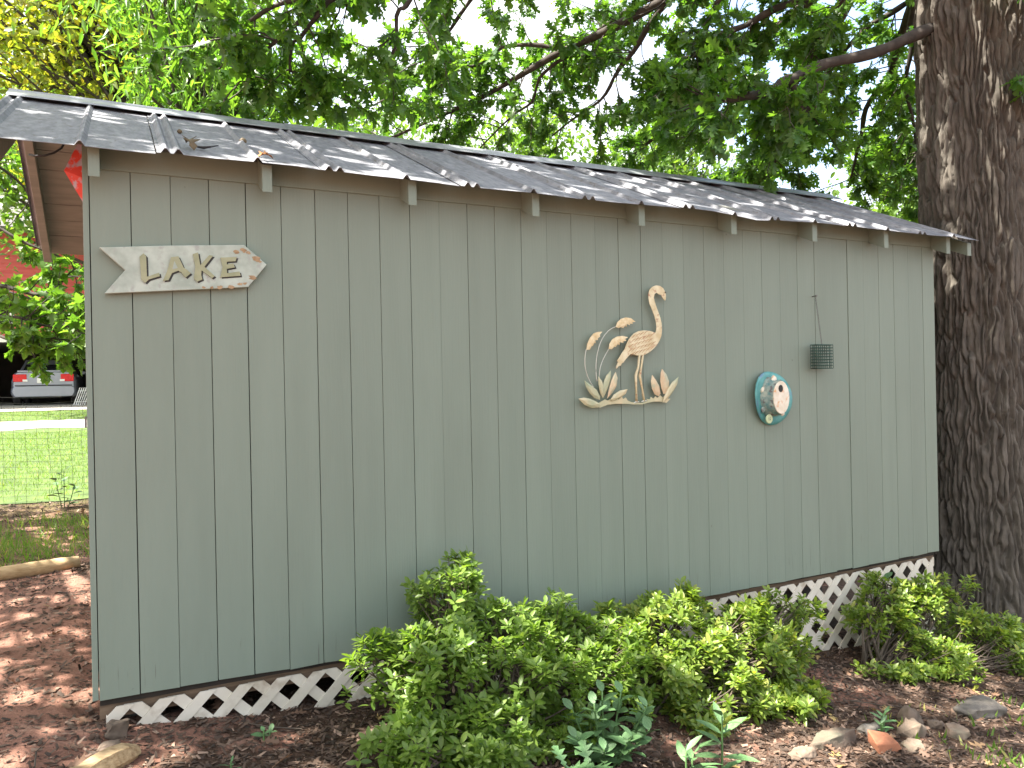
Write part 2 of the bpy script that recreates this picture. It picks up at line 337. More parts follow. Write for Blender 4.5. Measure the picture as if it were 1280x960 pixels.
PLUMES = [[(2.1559, 1.311), (2.1612, 1.34), (2.1785, 1.3715), (2.1994, 1.3929), (2.2257, 1.4011), (2.252, 1.4022), (2.2348, 1.3893), (2.2382, 1.3775), (2.2223, 1.3758), (2.2247, 1.36), (2.2089, 1.3599), (2.2104, 1.345), (2.1936, 1.3441), (2.1942, 1.33), (2.1793, 1.3283), (2.1753, 1.3126)], [(2.3323, 1.4271), (2.3424, 1.4505), (2.365, 1.4685), (2.3942, 1.4763), (2.4263, 1.473), (2.4544, 1.4557), (2.4328, 1.4553), (2.4374, 1.4449), (2.4179, 1.4494), (2.4196, 1.4365), (2.3992, 1.4426), (2.3999, 1.429), (2.3777, 1.4359), (2.3784, 1.4222), (2.3573, 1.4283), (2.3513, 1.4218)], [(2.2877, 1.316), (2.2921, 1.3407), (2.3097, 1.3647), (2.3388, 1.3785), (2.3726, 1.3828), (2.4064, 1.3759), (2.3858, 1.3701), (2.3952, 1.3581), (2.374, 1.362), (2.3775, 1.3468), (2.3545, 1.3522), (2.355, 1.3354), (2.3321, 1.3409), (2.3298, 1.3257), (2.3089, 1.3288), (2.3047, 1.3145)]]
STEMS = [[(2.1591, 1.3144), (2.1493, 1.2502), (2.1607, 1.1875), (2.1963, 1.128)], [(2.3377, 1.4292), (2.2661, 1.3845), (2.2267, 1.3051), (2.2136, 1.2262), (2.2184, 1.1552)], [(2.2929, 1.3171), (2.2537, 1.2576), (2.2356, 1.2102), (2.2326, 1.1628)]]
ART_LEAVES = [[(2.1058, 1.0714), (2.1379, 1.076), (2.1745, 1.0696), (2.2113, 1.0528), (2.239, 1.0378), (2.22, 1.0249), (2.1827, 1.0238), (2.1416, 1.0392), (2.1192, 1.0593)], [(2.1404, 1.1603), (2.1749, 1.1386), (2.2114, 1.1119), (2.2293, 1.08), (2.2289, 1.0618), (2.1965, 1.0729), (2.1693, 1.0971), (2.1489, 1.1289)], [(2.2192, 1.1803), (2.2411, 1.1548), (2.2525, 1.1229), (2.2489, 1.0874), (2.2419, 1.0717), (2.2285, 1.0997), (2.2201, 1.1393)], [(2.2996, 1.2079), (2.2987, 1.1697), (2.2844, 1.1302), (2.2646, 1.091), (2.25, 1.0716), (2.2461, 1.1072), (2.2546, 1.1466), (2.2715, 1.182)], [(2.3267, 1.1996), (2.3365, 1.1691), (2.3288, 1.1293), (2.3061, 1.098), (2.2721, 1.067), (2.2826, 1.1104), (2.2979, 1.1538), (2.3128, 1.1814)], [(2.3945, 1.112), (2.3813, 1.0882), (2.3471, 1.0691), (2.3037, 1.0543), (2.2896, 1.0626), (2.3092, 1.0859), (2.348, 1.1066)], [(2.555, 1.1822), (2.5796, 1.1532), (2.5992, 1.1241), (2.6053, 1.0829), (2.5928, 1.0709), (2.5677, 1.0822), (2.5513, 1.1128), (2.5462, 1.1497)], [(2.6151, 1.2127), (2.6431, 1.1852), (2.6597, 1.1478), (2.6557, 1.1148), (2.6375, 1.0863), (2.6241, 1.0808), (2.6095, 1.1116), (2.6033, 1.1487), (2.6064, 1.1898)], [(2.7199, 1.1701), (2.7095, 1.1303), (2.6826, 1.0935), (2.6455, 1.0572), (2.6143, 1.0375), (2.6222, 1.066), (2.6468, 1.1067), (2.6786, 1.1433)]]
ART_BASE = [(2.1988, 1.0334), (2.2319, 1.0506), (2.2604, 1.0633), (2.2792, 1.0572), (2.3003, 1.0662), (2.3125, 1.0563), (2.3319, 1.067), (2.3462, 1.0602), (2.363, 1.0766), (2.3723, 1.0619), (2.3871, 1.0703), (2.3993, 1.0539), (2.4235, 1.0451), (2.453, 1.0411), (2.4926, 1.0399), (2.5228, 1.0505), (2.515, 1.0605), (2.538, 1.0558), (2.5454, 1.0695), (2.5613, 1.0593), (2.5738, 1.0721), (2.5857, 1.0619), (2.6044, 1.0763), (2.6194, 1.0643), (2.6505, 1.0752), (2.647, 1.057), (2.6708, 1.0564), (2.6444, 1.0355), (2.6036, 1.0433), (2.5629, 1.0444), (2.5225, 1.039), (2.4924, 1.0318), (2.4331, 1.0335), (2.3941, 1.0379), (2.3265, 1.0399), (2.2787, 1.0366), (2.2313, 1.0237)]
SIGN = [(0.0408, 1.6886), (0.2853, 1.7106), (0.5543, 1.7301), (0.641, 1.655), (0.5667, 1.561), (0.3052, 1.5383), (0.0548, 1.5171), (0.1256, 1.6082)]
LETTERS = [[(0.1759, 1.6608), (0.1894, 1.6739), (0.1981, 1.6633), (0.1994, 1.5853), (0.2417, 1.6033), (0.2443, 1.5897), (0.2059, 1.5757), (0.1929, 1.5616), (0.1798, 1.5752)], [(0.2848, 1.6651), (0.3107, 1.6697), (0.3289, 1.6262), (0.3403, 1.6192), (0.3541, 1.606), (0.3351, 1.5882), (0.3216, 1.6064), (0.3091, 1.6139), (0.2871, 1.6035), (0.274, 1.5755), (0.2541, 1.5722), (0.2702, 1.6114)], [(0.3625, 1.6809), (0.3819, 1.6889), (0.3887, 1.6393), (0.4226, 1.6805), (0.4368, 1.6788), (0.427, 1.6655), (0.4039, 1.6338), (0.4413, 1.5986), (0.431, 1.5899), (0.393, 1.6193), (0.3915, 1.6002), (0.3959, 1.5839), (0.3757, 1.5736), (0.3648, 1.5864), (0.3709, 1.6321)], [(0.4631, 1.6726), (0.5252, 1.6793), (0.5199, 1.6616), (0.487, 1.6579), (0.4868, 1.6469), (0.5112, 1.6521), (0.5176, 1.6369), (0.4864, 1.6296), (0.4873, 1.6123), (0.5339, 1.6216), (0.5385, 1.6043), (0.4616, 1.5951), (0.4709, 1.6371)]]
A_HOLE = [(0.296, 1.6501), (0.3075, 1.6239), (0.2885, 1.6179)]
LIMBS = [([[5.4095, 0.3474, 3.679], [4.6896, 0.4843, 3.376], [4.2337, 0.6009, 3.2329], [3.9244, 0.6999, 3.1047], [3.6454, 0.7838, 3.0266]], 0.042, 0.026, 12, 1), ([[4.2335, 0.601, 3.2219], [4.4086, 0.6251, 3.1015], [4.7206, 0.6925, 3.0131]], 0.032, 0.014, 12, 1), ([[5.7101, 0.3086, 4.8754], [5.0362, 1.2055, 4.5836], [4.4937, 2.1484, 4.5499], [3.9391, 2.8737, 4.2814], [3.2533, 3.5528, 3.9629], [2.281, 4.3756, 3.5323]], 0.07, 0.012, 9, 1), ([[3.9391, 2.8737, 4.2814], [3.4943, 3.3203, 4.3423], [3.0175, 3.7828, 4.2833], [2.4051, 4.2015, 3.9788]], 0.025, 0.008, 9, 1), ([[4.4937, 2.1484, 4.5499], [4.2221, 2.5082, 4.1129], [4.1434, 2.6595, 3.863], [3.8236, 3.1552, 3.5269]], 0.03, 0.008, 8, 1), ([[3.9391, 2.8737, 4.2814], [3.6715, 3.3433, 3.9535], [3.3691, 3.8304, 3.5484]], 0.02, 0.007, 8, 1), ([[5.7499, 0.4005, 4.7008], [5.9904, 1.6222, 4.7283], [5.9246, 2.7737, 4.5942], [5.562, 3.5146, 4.0303], [5.2855, 4.2124, 3.6048]], 0.06, 0.012, 10, 1), ([[5.7876, 0.4934, 4.5179], [6.4353, 1.3993, 4.1359], [6.5948, 1.8786, 3.6538], [6.865, 2.3025, 3.1172]], 0.05, 0.01, 13, 1), ([[6.3209, 1.4566, 5.012], [6.5164, 2.4772, 4.4146], [6.5068, 3.0412, 3.8323], [6.6205, 3.5435, 3.3876]], 0.05, 0.01, 11, 1), ([[6.1802, 0.9679, 4.7294], [5.3654, 2.4946, 5.0853], [4.7787, 3.5715, 4.9652], [4.4553, 4.4046, 4.7102]], 0.05, 0.01, 10, 1), ([[5.6981, 0.4264, 4.8226], [4.3119, 0.6736, 4.7042], [2.9764, 0.8953, 4.3079], [2.003, 1.2712, 3.9596], [1.3095, 1.395, 3.5656], [0.932, 1.5841, 3.2319]], 0.07, 0.01, 6, 1), ([[2.003, 1.2712, 3.9596], [1.7533, 1.5082, 3.5035], [1.6406, 1.7883, 3.115]], 0.02, 0.007, 9, 1), ([[1.3095, 1.395, 3.5656], [1.1054, 1.6091, 3.2727], [1.1882, 1.6794, 2.9843]], 0.016, 0.006, 12, 1), ([[1.3095, 1.395, 3.5656], [0.9146, 1.5928, 3.4767], [0.7922, 1.766, 3.2298], [0.8337, 1.7452, 3.0542]], 0.016, 0.006, 12, 1), ([[2.5985, 1.5321, 4.3496], [2.3144, 1.8981, 3.8359], [2.2234, 2.1674, 3.5135]], 0.02, 0.007, 11, 1), ([[6.0446, 0.7002, 4.5609], [6.1715, 1.0841, 4.2377], [6.3737, 1.2064, 3.6237], [6.7942, 1.4431, 2.9818]], 0.035, 0.008, 13, 1), ([[5.6606, 0.6689, 4.58], [5.3762, 1.0351, 4.2536], [5.2994, 1.2973, 3.8934], [5.251, 1.4334, 3.466]], 0.03, 0.008, 13, 1), ([[6.2961, 0.9098, 4.4564], [6.0047, 1.3913, 4.1977], [5.6429, 1.7963, 3.4986], [5.7479, 2.3029, 3.0879]], 0.03, 0.008, 12, 1), ([[5.0362, 1.2055, 4.5836], [4.5928, 1.6513, 4.3086], [4.4761, 1.9335, 3.7953], [4.5346, 2.1279, 3.3114]], 0.03, 0.008, 12, 1), ([[5.7671, 0.1682, 4.7483], [5.6905, -0.2409, 3.835], [5.6045, -0.4215, 3.1049]], 0.04, 0.01, 6, 1), ([[5.8234, 0.5873, 4.3268], [4.7976, 1.325, 4.1377], [4.4667, 1.7145, 3.9121], [4.2859, 2.0288, 3.4564]], 0.04, 0.01, 12, 1)]
MAPLE = [([[-2.3849, 5.2593, 2.2857], [-1.2556, 4.4698, 2.1289], [-0.5344, 3.8847, 1.924], [-0.213, 3.6119, 2.1227]], 0.05, 0.008, 9, 1), ([[-2.3909, 5.2623, 1.9479], [-1.2983, 4.3793, 1.7279], [-0.6971, 3.8544, 1.572], [-0.3541, 3.5707, 1.576]], 0.045, 0.008, 9, 1), ([[-2.4136, 5.3855, 2.8521], [-1.3721, 4.8637, 2.76], [-0.7023, 4.5281, 2.4704], [-0.2204, 4.3985, 2.2703]], 0.045, 0.008, 9, 1), ([[-2.5542, 5.9034, 3.6829], [-1.4316, 5.5646, 3.4288], [-0.8599, 5.5019, 3.2474], [-0.5418, 5.5662, 2.8221]], 0.045, 0.008, 8, 1), ([[-1.8642, 4.4392, 1.8166], [-0.9355, 3.7502, 1.775], [-0.452, 3.5079, 1.6737], [-0.13, 3.3466, 1.588]], 0.03, 0.006, 12, 1), ([[-2.19, 5.7209, 2.2188], [-0.9191, 5.3078, 2.1444], [-0.4561, 5.0758, 1.8345], [-0.192, 5.0554, 1.8758]], 0.03, 0.006, 10, 1)]

# ------------------------------------------------------------------ ground
def ticks(lo, hi, step, far, g=1.28):
    a = list(np.arange(lo, hi + 1e-6, step)); s = step; x = hi
    while x < far: s *= g; x += s; a.append(x)
    s = step; x = lo
    while x > -far: s *= g; x -= s; a.insert(0, x)
    return np.array(a)
gx = ticks(-1.6, 6.4, .05, 320); gy = ticks(-2.2, 3.6, .05, 320)
X, Y = np.meshgrid(gx, gy); Z = ground_z(X, Y); nx, ny = len(gx), len(gy)
idx = np.arange(nx * ny).reshape(ny, nx)
Q = np.stack([idx[:-1, :-1], idx[:-1, 1:], idx[1:, 1:], idx[1:, :-1]], -1).reshape(-1, 4)
g = obj('ground', trimesh('ground', np.stack([X, Y, Z], -1).reshape(-1, 3), Q), M['ground'], smooth=True); tag(g, kind='structure', label='red clay and brown bark mulch ground sloping along the shed')

def sheet(name, xs, ys, dz, mat, label, ragged=0):
    X, Y = np.meshgrid(xs, ys)
    if ragged: Y = Y + ragged * (fbm(np.stack([X * 1.3, Y * .2, 0 * X], -1), 5) - .5) * np.exp(-(Y - ys[0]) / 1.5)
    Z = ground_z(X, Y) + dz; i = np.arange(X.size).reshape(X.shape)
    o = obj(name, trimesh(name, np.stack([X, Y, Z], -1).reshape(-1, 3), np.stack([i[:-1, :-1], i[:-1, 1:], i[1:, 1:], i[1:, :-1]], -1).reshape(-1, 4)), mat, smooth=True)
    return tag(o, kind='structure', label=label)
sheet('lawn', np.linspace(-16, 14, 90), np.linspace(6.3, 22.2, 70), .012, M['lawn'], 'sunlit mown lawn behind the wire fence', 1.0)
sheet('driveway', np.linspace(-16, 9, 60), np.linspace(15.1, 17.4, 8), .022, M['drive'], 'pale sunlit driveway crossing the lawn', 1.2)
sheet('carport_apron', np.linspace(-9, 5, 20), np.linspace(20.9, 30, 20), .03, M['drive'], 'concrete apron in front of and under the carport')

# ------------------------------------------------------------------ shed
S = empty('garden_shed', (0, 0, 0), 'sage green board shed with ribbed metal roof and white lattice skirt', 'shed')
L = 4.868; D = 2.0; PITCH = .449; ZE = 2.022; VE = -.165
def roof_u(v): return (ZE + (v - VE) * PITCH) if v <= 1.0 else (ZE + (2.0 - v - VE) * PITCH)      # underside of the sheets
def botz(u): return -.024 * math.sin(math.pi * max(0, min(1, u / L)))
joints = [-.012, .0105] + [.149 + .1395 * k for k in range(34)] + [L]
rr = random.Random(3)
gaps = [rr.choice([.0005, .0008, .0013, .002, .0032]) if k > 9 else rr.choice([.0018, .0026, .0032]) for k in range(len(joints))]
for k in range(len(joints) - 1):
    a, b = joints[k], joints[k + 1]; ga, gb = gaps[k] / 2, gaps[k + 1] / 2
    t0, t1 = [rr.uniform(.5, 1.15) for _ in range(2)]; dv = rr.uniform(-.0015, .0015); tilt = rr.uniform(-.0012, .0012)
    z0a, z0b = botz(a) + rr.uniform(-.004, .004), botz(b) + rr.uniform(-.002, .002); zt = 2.07
    mb = MB().hexa([(a + ga * t0, dv, z0a), (b - gb * t1, dv + tilt, z0b), (b - gb * t1, .02, z0b), (a + ga * t0, .02, z0a),
                    (a + ga * t1, dv, zt), (b - gb * t0, dv + tilt, zt), (b - gb * t0, .02, zt), (a + ga * t1, .02, zt)])
    mb.build('wall_board', M['sage'], S, bevel=.0015)
# frieze board split by the rafter tails
MB().box((.045, -.009, 1.985), (L - .004, -.001, 2.075)).build('frieze_board', M['sage'], S, bevel=.001)
MB().box((.012, .024, -.03), (L - .02, .03, 2.05)).build('dark_backing', M['dark_wood'], S)  # added dark sheet: keeps light out so the board gaps read dark
# floor frame and side and back walls
MB().box((.01, .035, -.085), (L - .012, .075, -.034)).build('sill_beam', M['sill_wood'], S)
MB().box((.02, .08, -.08), (L - .02, D - .02, -.035)).build('floor', M['dark_wood'], S)
for x0 in (-.012, L - .012):
    n = 14
    for k in range(n):
        v0 = .022 + k * (D - .03) / n; v1 = .022 + (k + 1) * (D - .03) / n - .003
        MB().hexa([(x0, v0, 0), (x0 + .012, v0, 0), (x0 + .012, v1, 0), (x0, v1, 0),
                   (x0, v0, roof_u(v0) - .075), (x0 + .012, v0, roof_u(v0) - .075), (x0 + .012, v1, roof_u(v1) - .075), (x0, v1, roof_u(v1) - .075)]).build('gable_board', M['sage'], S)
for k in range(35):
    MB().box((k * .1391, D - .004, 0), (k * .1391 + .136, D + .012, 2.05)).build('back_board', M['sage'], S)
for u in (.12, 1.65, 3.2, 4.7):
    for v in (.2, 1.0, 1.85):
        MB().box((u - .1, v - .1, gz(u, v) - .1), (u + .1, v + .1, -.082)).build('pier_block', M['greyrock'], S)
# small hinge on the corner
MB().box((-.019, .0, 1.02), (-.0125, .02, 1.06)).build('hinge', M['steel'], S)
# rafter tails
for k in range(9):
    u = .012 + .604 * k
    if k == 8: u = L - .04
    w = .038; vt = -.118; tz = lambda v: roof_u(v) - .006; bz = lambda v: roof_u(v) - .115
    MB().hexa([(u, vt, bz(vt)), (u + w, vt, bz(vt)), (u + w, -.0095, bz(-.0095)), (u, -.0095, bz(-.0095)),
               (u, vt, tz(vt)), (u + w, vt, tz(vt)), (u + w, -.0095, tz(-.0095)), (u, -.0095, tz(-.0095))]).build('rafter_tail', M['sage'], S, bevel=.002)
# fly rafters at the gable overhangs
for u in (-.305, 5.03):
    for side in (0, 1):
        vs = (-.125, .985) if side == 0 else (1.015, 2.10); w = .04
        v0, v1 = vs; b = lambda v: roof_u(v) - .115; t = lambda v: roof_u(v) - .032
        MB().hexa([(u, v0, b(v0)), (u + w, v0, b(v0)), (u + w, v1, b(v1)), (u, v1, b(v1)), (u, v0, t(v0)), (u + w, v0, t(v0)), (u + w, v1, t(v1)), (u, v1, t(v1))]).build('fly_rafter', M['tan'] if u < 0 else M['sage'], S, bevel=.002)
# roof deck boards under the sheets (seen under the left overhang)
widths = [.10, .11, .105, .29, .12, .12, .25]; rb = random.Random(5)
for side in (0, 1):
    v = 1.004 if side else .996; sgn = 1 if side else -1
    ws = [.16, .13, .14, .27, .14, .14, .18]
    for w in ws:
        va = v; vb = v + sgn * (w - .007); v += sgn * w
        if side == 0 and min(va, vb) < -.15: break
        a, b = (va, vb) if sgn > 0 else (vb, va); e = rb.uniform(0, .002)
        MB().hexa([(-.31, a, roof_u(a) - .026 - e), (5.075, a, roof_u(a) - .026 - e), (5.075, b, roof_u(b) - .026 - e), (-.31, b, roof_u(b) - .026 - e),
                   (-.31, a, roof_u(a) - .006), (5.075, a, roof_u(a) - .006), (5.075, b, roof_u(b) - .006), (-.31, b, roof_u(b) - .006)]).build('deck_board', M['tan'], S)
# end blocks at the far eave
MB().box((-.03, 1.985, 1.9), (.008, 2.06, 1.98)).build('eave_block', M['tan'], S)
# 5-V crimp roof sheets
def sheet_profile(u0, last):
    P = [(u0 - .052, .001)]
    for c in (u0 - .022, u0 + .022, u0 + .305): P += [(c - .017, .001), (c - .004, .019), (c + .004, .019), (c + .017, .001)]
    P += [(u0 + .15, .0), (u0 + .45, .0), (u0 + .548, -.0012)]
    if last: P[-1] = (u0 + .56, 0)
    return sorted(P)
NR = 14
for side in (0, 1):
    for i in range(9):
        u0 = -.315 + .604 * i; P = sheet_profile(u0, i == 8); V = []; n = len(P)
        if i == 0: P = [(max(p[0], -.345), p[1]) for p in P]
        end = rb.uniform(-.012, .008)
        for j in range(NR + 1):
            s = j / NR; vv = VE + end + (1.0 - VE - end) * s
            for (u, h) in P:
                e = (1 - s) ** 2
                wob = (.006 * (float(vnoise((u * 2.3, s * 2, 4.0), 2)) - .5) + .004 * (float(vnoise((u * 7, s * 5, side * 9.0), 6)) - .5))
                sag = -.016 * math.exp(-((u - 3.2) / .22) ** 2) * e - .006 * math.exp(-((u - 4.3) / .3) ** 2) * e + .006 * math.exp(-((u - 2.75) / .2) ** 2) * e
                z = ZE + (vv - VE) * PITCH + h + .004 * (1 if (i % 2) else .6) + wob * (.4 + e) + (sag if side == 0 else 0)
                V.append((u, vv if side == 0 else 2.0 - vv, z))
        F = [(j * n + k, j * n + k + 1, (j + 1) * n + k + 1, (j + 1) * n + k) for j in range(NR) for k in range(n - 1)]
        if side: F = [q[::-1] for q in F]
        o = MB().add(V, F).build('roof_sheet', M['metal'], S); sm = o.modifiers.new('t', 'SOLIDIFY'); sm.thickness = .0015; sm.offset = -1
# ridge cap in four lengths
cuts = [-.345, .95, 2.3, 3.65, 5.09]
for k in range(4):
    a, b = cuts[k] - (.04 if k else 0), cuts[k + 1]; up = .003 * (k % 2); V = []; F = []
    prof = [(-.115, -.004), (-.10, .001), (-.02, .006), (0, .012), (.02, .006), (.10, .001), (.115, -.004)]
    xs = np.linspace(a, b, 14)
    for x in xs:
        for q, h in prof:
            base = ZE + (1 - abs(q) - VE) * PITCH
            V.append((x, 1 + q, base + h + .026 + up + .005 * (float(vnoise((x * 3, q * 5, k), 8)) - .5)))
    for j in range(len(xs) - 1):
        for q in range(6): F.append((j * 7 + q, (j + 1) * 7 + q, (j + 1) * 7 + q + 1, j * 7 + q + 1))
    o = MB().add(V, [f[::-1] for f in F]).build('ridge_cap', M['cap_metal'], S); sm = o.modifiers.new('t', 'SOLIDIFY'); sm.thickness = .0015; sm.offset = -1
# lattice skirt
LAT = tag(bpy.data.objects.new('lattice_skirt', None)); COL.objects.link(LAT); LAT.parent = S
def clip(poly, f):
    out = []
    for i in range(len(poly)):
        a, b = poly[i], poly[(i + 1) % len(poly)]; fa, fb = f(a), f(b)
        if fa >= 0: out.append(a)
        if (fa >= 0) != (fb >= 0): t = fa / (fa - fb); out.append((a[0] + (b[0] - a[0]) * t, a[1] + (b[1] - a[1]) * t))
    return out
PL = .1483; hw = .0435 / math.sqrt(2); u_off = .11
for s in (1, -1):
    for k in range(-6, 42):
        c = u_off + PL * k
        zt = -.010 if True else 0
        p = [(c - hw - s * .0, .0), (c + hw, .0), (c + hw - s * .8, -.8), (c - hw - s * .8, -.8)]
        p = [(x, z - .024 + .0) for x, z in p]
        p = clip(p, lambda q: q[0] - .032); p = clip(p, lambda q: 4.822 - q[0]) if len(p) > 2 else p
        if len(p) > 2: p = clip(p, lambda q: (-.036 - q[1]) + botz(q[0]) * .6)
        if len(p) < 3: continue
        if max(q[1] for q in p) < -.75: continue
        f0 = .006 if s > 0 else .0125
        MB().prism(p, f0, f0 + .006).build('slat', M['lattice'], LAT)

# ------------------------------------------------------------------ things on the wall
sg = empty('arrow_sign', (.35, -.03, 1.62), 'weathered white wooden arrow sign reading LAKE on the shed wall', 'sign')
MB().prism(SIGN, -.030, -.008).build('board', M['sign'], sg, bevel=.002)
for k, P in enumerate(LETTERS):
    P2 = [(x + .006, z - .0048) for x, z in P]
    if k == 1:   # A with its opening cut through the outline
        def withhole(p, h): return p[:2] + p[2:7] + p[7:]
    o = MB().prism(P, -.0355, -.0318).build('letter', M['letter'], sg)
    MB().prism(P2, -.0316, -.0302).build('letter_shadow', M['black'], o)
MB().prism(A_HOLE, -.0362, -.0352).build('letter_opening', M['sign'], sg)
# bare patches where the paint has flaked off
rf = random.Random(11)
for (cx, cz, r) in [(.598, 1.676, .016), (.57, 1.70, .009), (.585, 1.60, .014), (.555, 1.575, .008), (.50, 1.558, .012), (.46, 1.556, .010), (.43, 1.553, .008), (.553, 1.708, .012), (.525, 1.70, .010), (.615, 1.665, .006), (.535, 1.572, .008), (.40, 1.553, .006)]:
    P = [(cx + r * rf.uniform(.5, 1.2) * math.cos(a) * 1.25, cz + r * rf.uniform(.4, .9) * math.sin(a)) for a in np.linspace(0, 2 * math.pi, 11)[:-1]]
    MB().prism(P, -.0312, -.0298).build('bare_patch', M['sign_edge'], sg)

art = empty('flamingo_wall_art', (2.45, -.02, .92), 'cream and pink metal flamingo with reeds and leaves, hung on the shed wall', 'wall art')
def relief(poly, v, th, puff, mat, name, par):
    """flat cut-out with a raised centre line so that it reads as pressed metal"""
    n = len(poly); A = np.array(poly); c = A.mean(0)
    ar = sum(poly[i][0] * poly[(i + 1) % n][1] - poly[(i + 1) % n][0] * poly[i][1] for i in range(n))
    if ar < 0: A = A[::-1]
    inner = A + (c - A) * .45
    V = [(x, v, z) for x, z in A] + [(x, v + th, z) for x, z in A] + [(x, v - puff, z) for x, z in inner]
    F = [(i, i + n, (i + 1) % n + n, (i + 1) % n) for i in range(n)] + [tuple(range(2 * n - 1, n - 1, -1))]
    F += [(i, (i + 1) % n, 2 * n + (i + 1) % n, 2 * n + i) for i in range(n)] + [tuple(range(2 * n, 3 * n))]
    return MB().add(V, F).build(name, mat, par)
bd = MB().prism(BIRD, -.034, -.030).build('bird_body', M['bird'], art, bevel=.0012)
# feather ridges on the body
bc = np.array(BIRD_MID); fr = random.Random(4)
for row in range(6):
    for col in range(7):
        a = -.085 + .024 * col + (.012 if row % 2 else 0); h = .05 - .021 * row
        if (a / .085) ** 2 + (h / .058) ** 2 > .95: continue
        x, z = bc[0] + a - h * .2, bc[1] + h + a * .25; ln = .026 + fr.uniform(-.004, .004)
        MB().tube([(x + .008, -.0343, z + .004), (x - ln * .3, -.0352, z - ln * .12), (x - ln, -.0343, z - ln * .75)], [.0008, .0019, .0005], 5).build('feather', M['featherline'], bd)
for i, P in enumerate(BIRD_LEGS):
    pts = [(x, -.03, z) for x, z in P]
    MB().tube(pts, [.007, .0055, .0078, .0052, .007], 8).build('leg', M['bird'], art, smooth=True)
    x, z = P[-1]; MB().tube([(x - .018, -.031, z - .004), (x, -.031, z + .002), (x + .016, -.031, z + .001)], [.002, .006, .002], 6).build('foot', M['wire_art'], art)
hx, hz_ = BIRD[53]
MB().tube([(BIRD[1][0] + .012, -.0355, BIRD[1][1] + .035), (BIRD[1][0] + .014, -.0372, BIRD[1][1] + .037)], [.005, .003], 8).build('eye', M['black'], art)
for P in PLUMES: relief(P, -.036, .002, .003, M['plume'], 'plume', art)
for P in STEMS:
    A = np.array(P); t = np.linspace(0, 1, 14); tt = np.linspace(0, 1, len(A)); co = [np.polyfit(tt, A[:, k], min(3, len(A) - 1)) for k in (0, 1)]
    MB().tube([(np.polyval(co[0], s), -.029, np.polyval(co[1], s)) for s in t], .0022, 6).build('reed_stem', M['wire_art'], art)
for i, P in enumerate(ART_LEAVES): relief(P, -.033 - .0035 * (i % 3), .002, .005, M['artleaf2'] if i in (4, 6, 7) else M['artleaf'], 'metal_leaf', art)
MB().prism(ART_BASE, -.0315, -.028).build('ground_strip', M['artleaf'], art)
MB().box((BIRD_MID[0] - .01, -.029, BIRD_MID[1] - .005), (BIRD_MID[0], .0, BIRD_MID[1] + .005)).build('wall_hook', M['steel'], art)

hat = empty('hat_birdhouse', (3.39, -.01, 1.043), 'teal hat shaped birdhouse with cream oval front and shells, hung on the wall', 'birdhouse')
cx, cz = 3.392, 1.043; V = []; F = []; nr, na = 8, 40
for j in range(nr + 1):
    r = .155 * j / nr
    for a in range(na):
        w = 2 * math.pi * a / na; k = (j / nr) ** 2
        rr_ = r * (1 + .05 * math.cos(2 * w + .6) + .03 * math.sin(3 * w))
        V.append((cx + rr_ * math.cos(w) * .93, -.014 - .022 * k * (math.cos(2 * w + .4) + .55 * math.cos(w + 2.9) + .5) * .8, cz + rr_ * math.sin(w) * 1.02))
for j in range(nr):
    for a in range(na): F.append((j * na + a, j * na + (a + 1) % na, (j + 1) * na + (a + 1) % na, (j + 1) * na + a))
o = MB().add(V, F).build('brim', M['teal'], hat, smooth=True); sm = o.modifiers.new('t', 'SOLIDIFY'); sm.thickness = .005
V = []; F = []; prof = [(-.012, .098, .115), (-.03, .088, .108), (-.06, .074, .10), (-.085, .064, .095), (-.098, .058, .090)]
for (v, ru, rz_) in prof:
    for a in range(28):
        w = 2 * math.pi * a / 28; q = 1 + .05 * math.sin(5 * w + v * 60)
        V.append((cx - .006 + ru * q * math.cos(w), v, cz + .002 + rz_ * q * math.sin(w)))
for j in range(len(prof) - 1):
    for a in range(28): F.append((j * 28 + a, (j + 1) * 28 + a, (j + 1) * 28 + (a + 1) % 28, j * 28 + (a + 1) % 28))
MB().add(V, [f[::-1] for f in F]).build('crown', M['hatcrown'], hat, smooth=True)
el = lambda ru, rz_, x, z, n=24: [(x + ru * math.cos(2 * math.pi * a / n), z + rz_ * math.sin(2 * math.pi * a / n)) for a in range(n)]
MB().prism(el(.060, .092, cx - .006, cz + .002), -.104, -.097).build('front_plate', M['cream'], hat, bevel=.002)
MB().prism(el(.0165, .0205, cx - .012, cz + .052, 18), -.1055, -.1035).build('dark_hole_disc', M['black'], hat)  # uncut: a black disc on the plate paints the hole's dark inside
MB().prism(el(.024, .026, 3.345, .925, 18), -.052, -.044).build('button', M['button'], hat, bevel=.002)
for a in range(4): MB().prism(el(.003, .003, 3.345 + .007 * math.cos(a * 1.57 + .8), .925 + .007 * math.sin(a * 1.57 + .8), 8), -.0526, -.0518).build('dark_button_dot', M['black'], hat)  # black dots paint the dark of the button's holes
def blob(c, r, seed, sub=(10, 7), amp=.25):
    V = []; F = []; na, nr = sub; ns = np.random.default_rng(seed).random(3) * 50
    for j in range(nr + 1):
        ph = math.pi * j / nr
        for a in range(na):
            w = 2 * math.pi * a / na; d = np.array([math.sin(ph) * math.cos(w), math.sin(ph) * math.sin(w), math.cos(ph)])
            k = 1 + amp * 2 * (float(fbm(d * 1.4 + ns, seed)) - .5)
            V.append(tuple(np.array(c) + d * np.array(r) * k))
    for j in range(nr):
        for a in range(na): F.append((j * na + a, (j + 1) * na + a, (j + 1) * na + (a + 1) % na, j * na + (a + 1) % na))
    return MB().add(V, F)
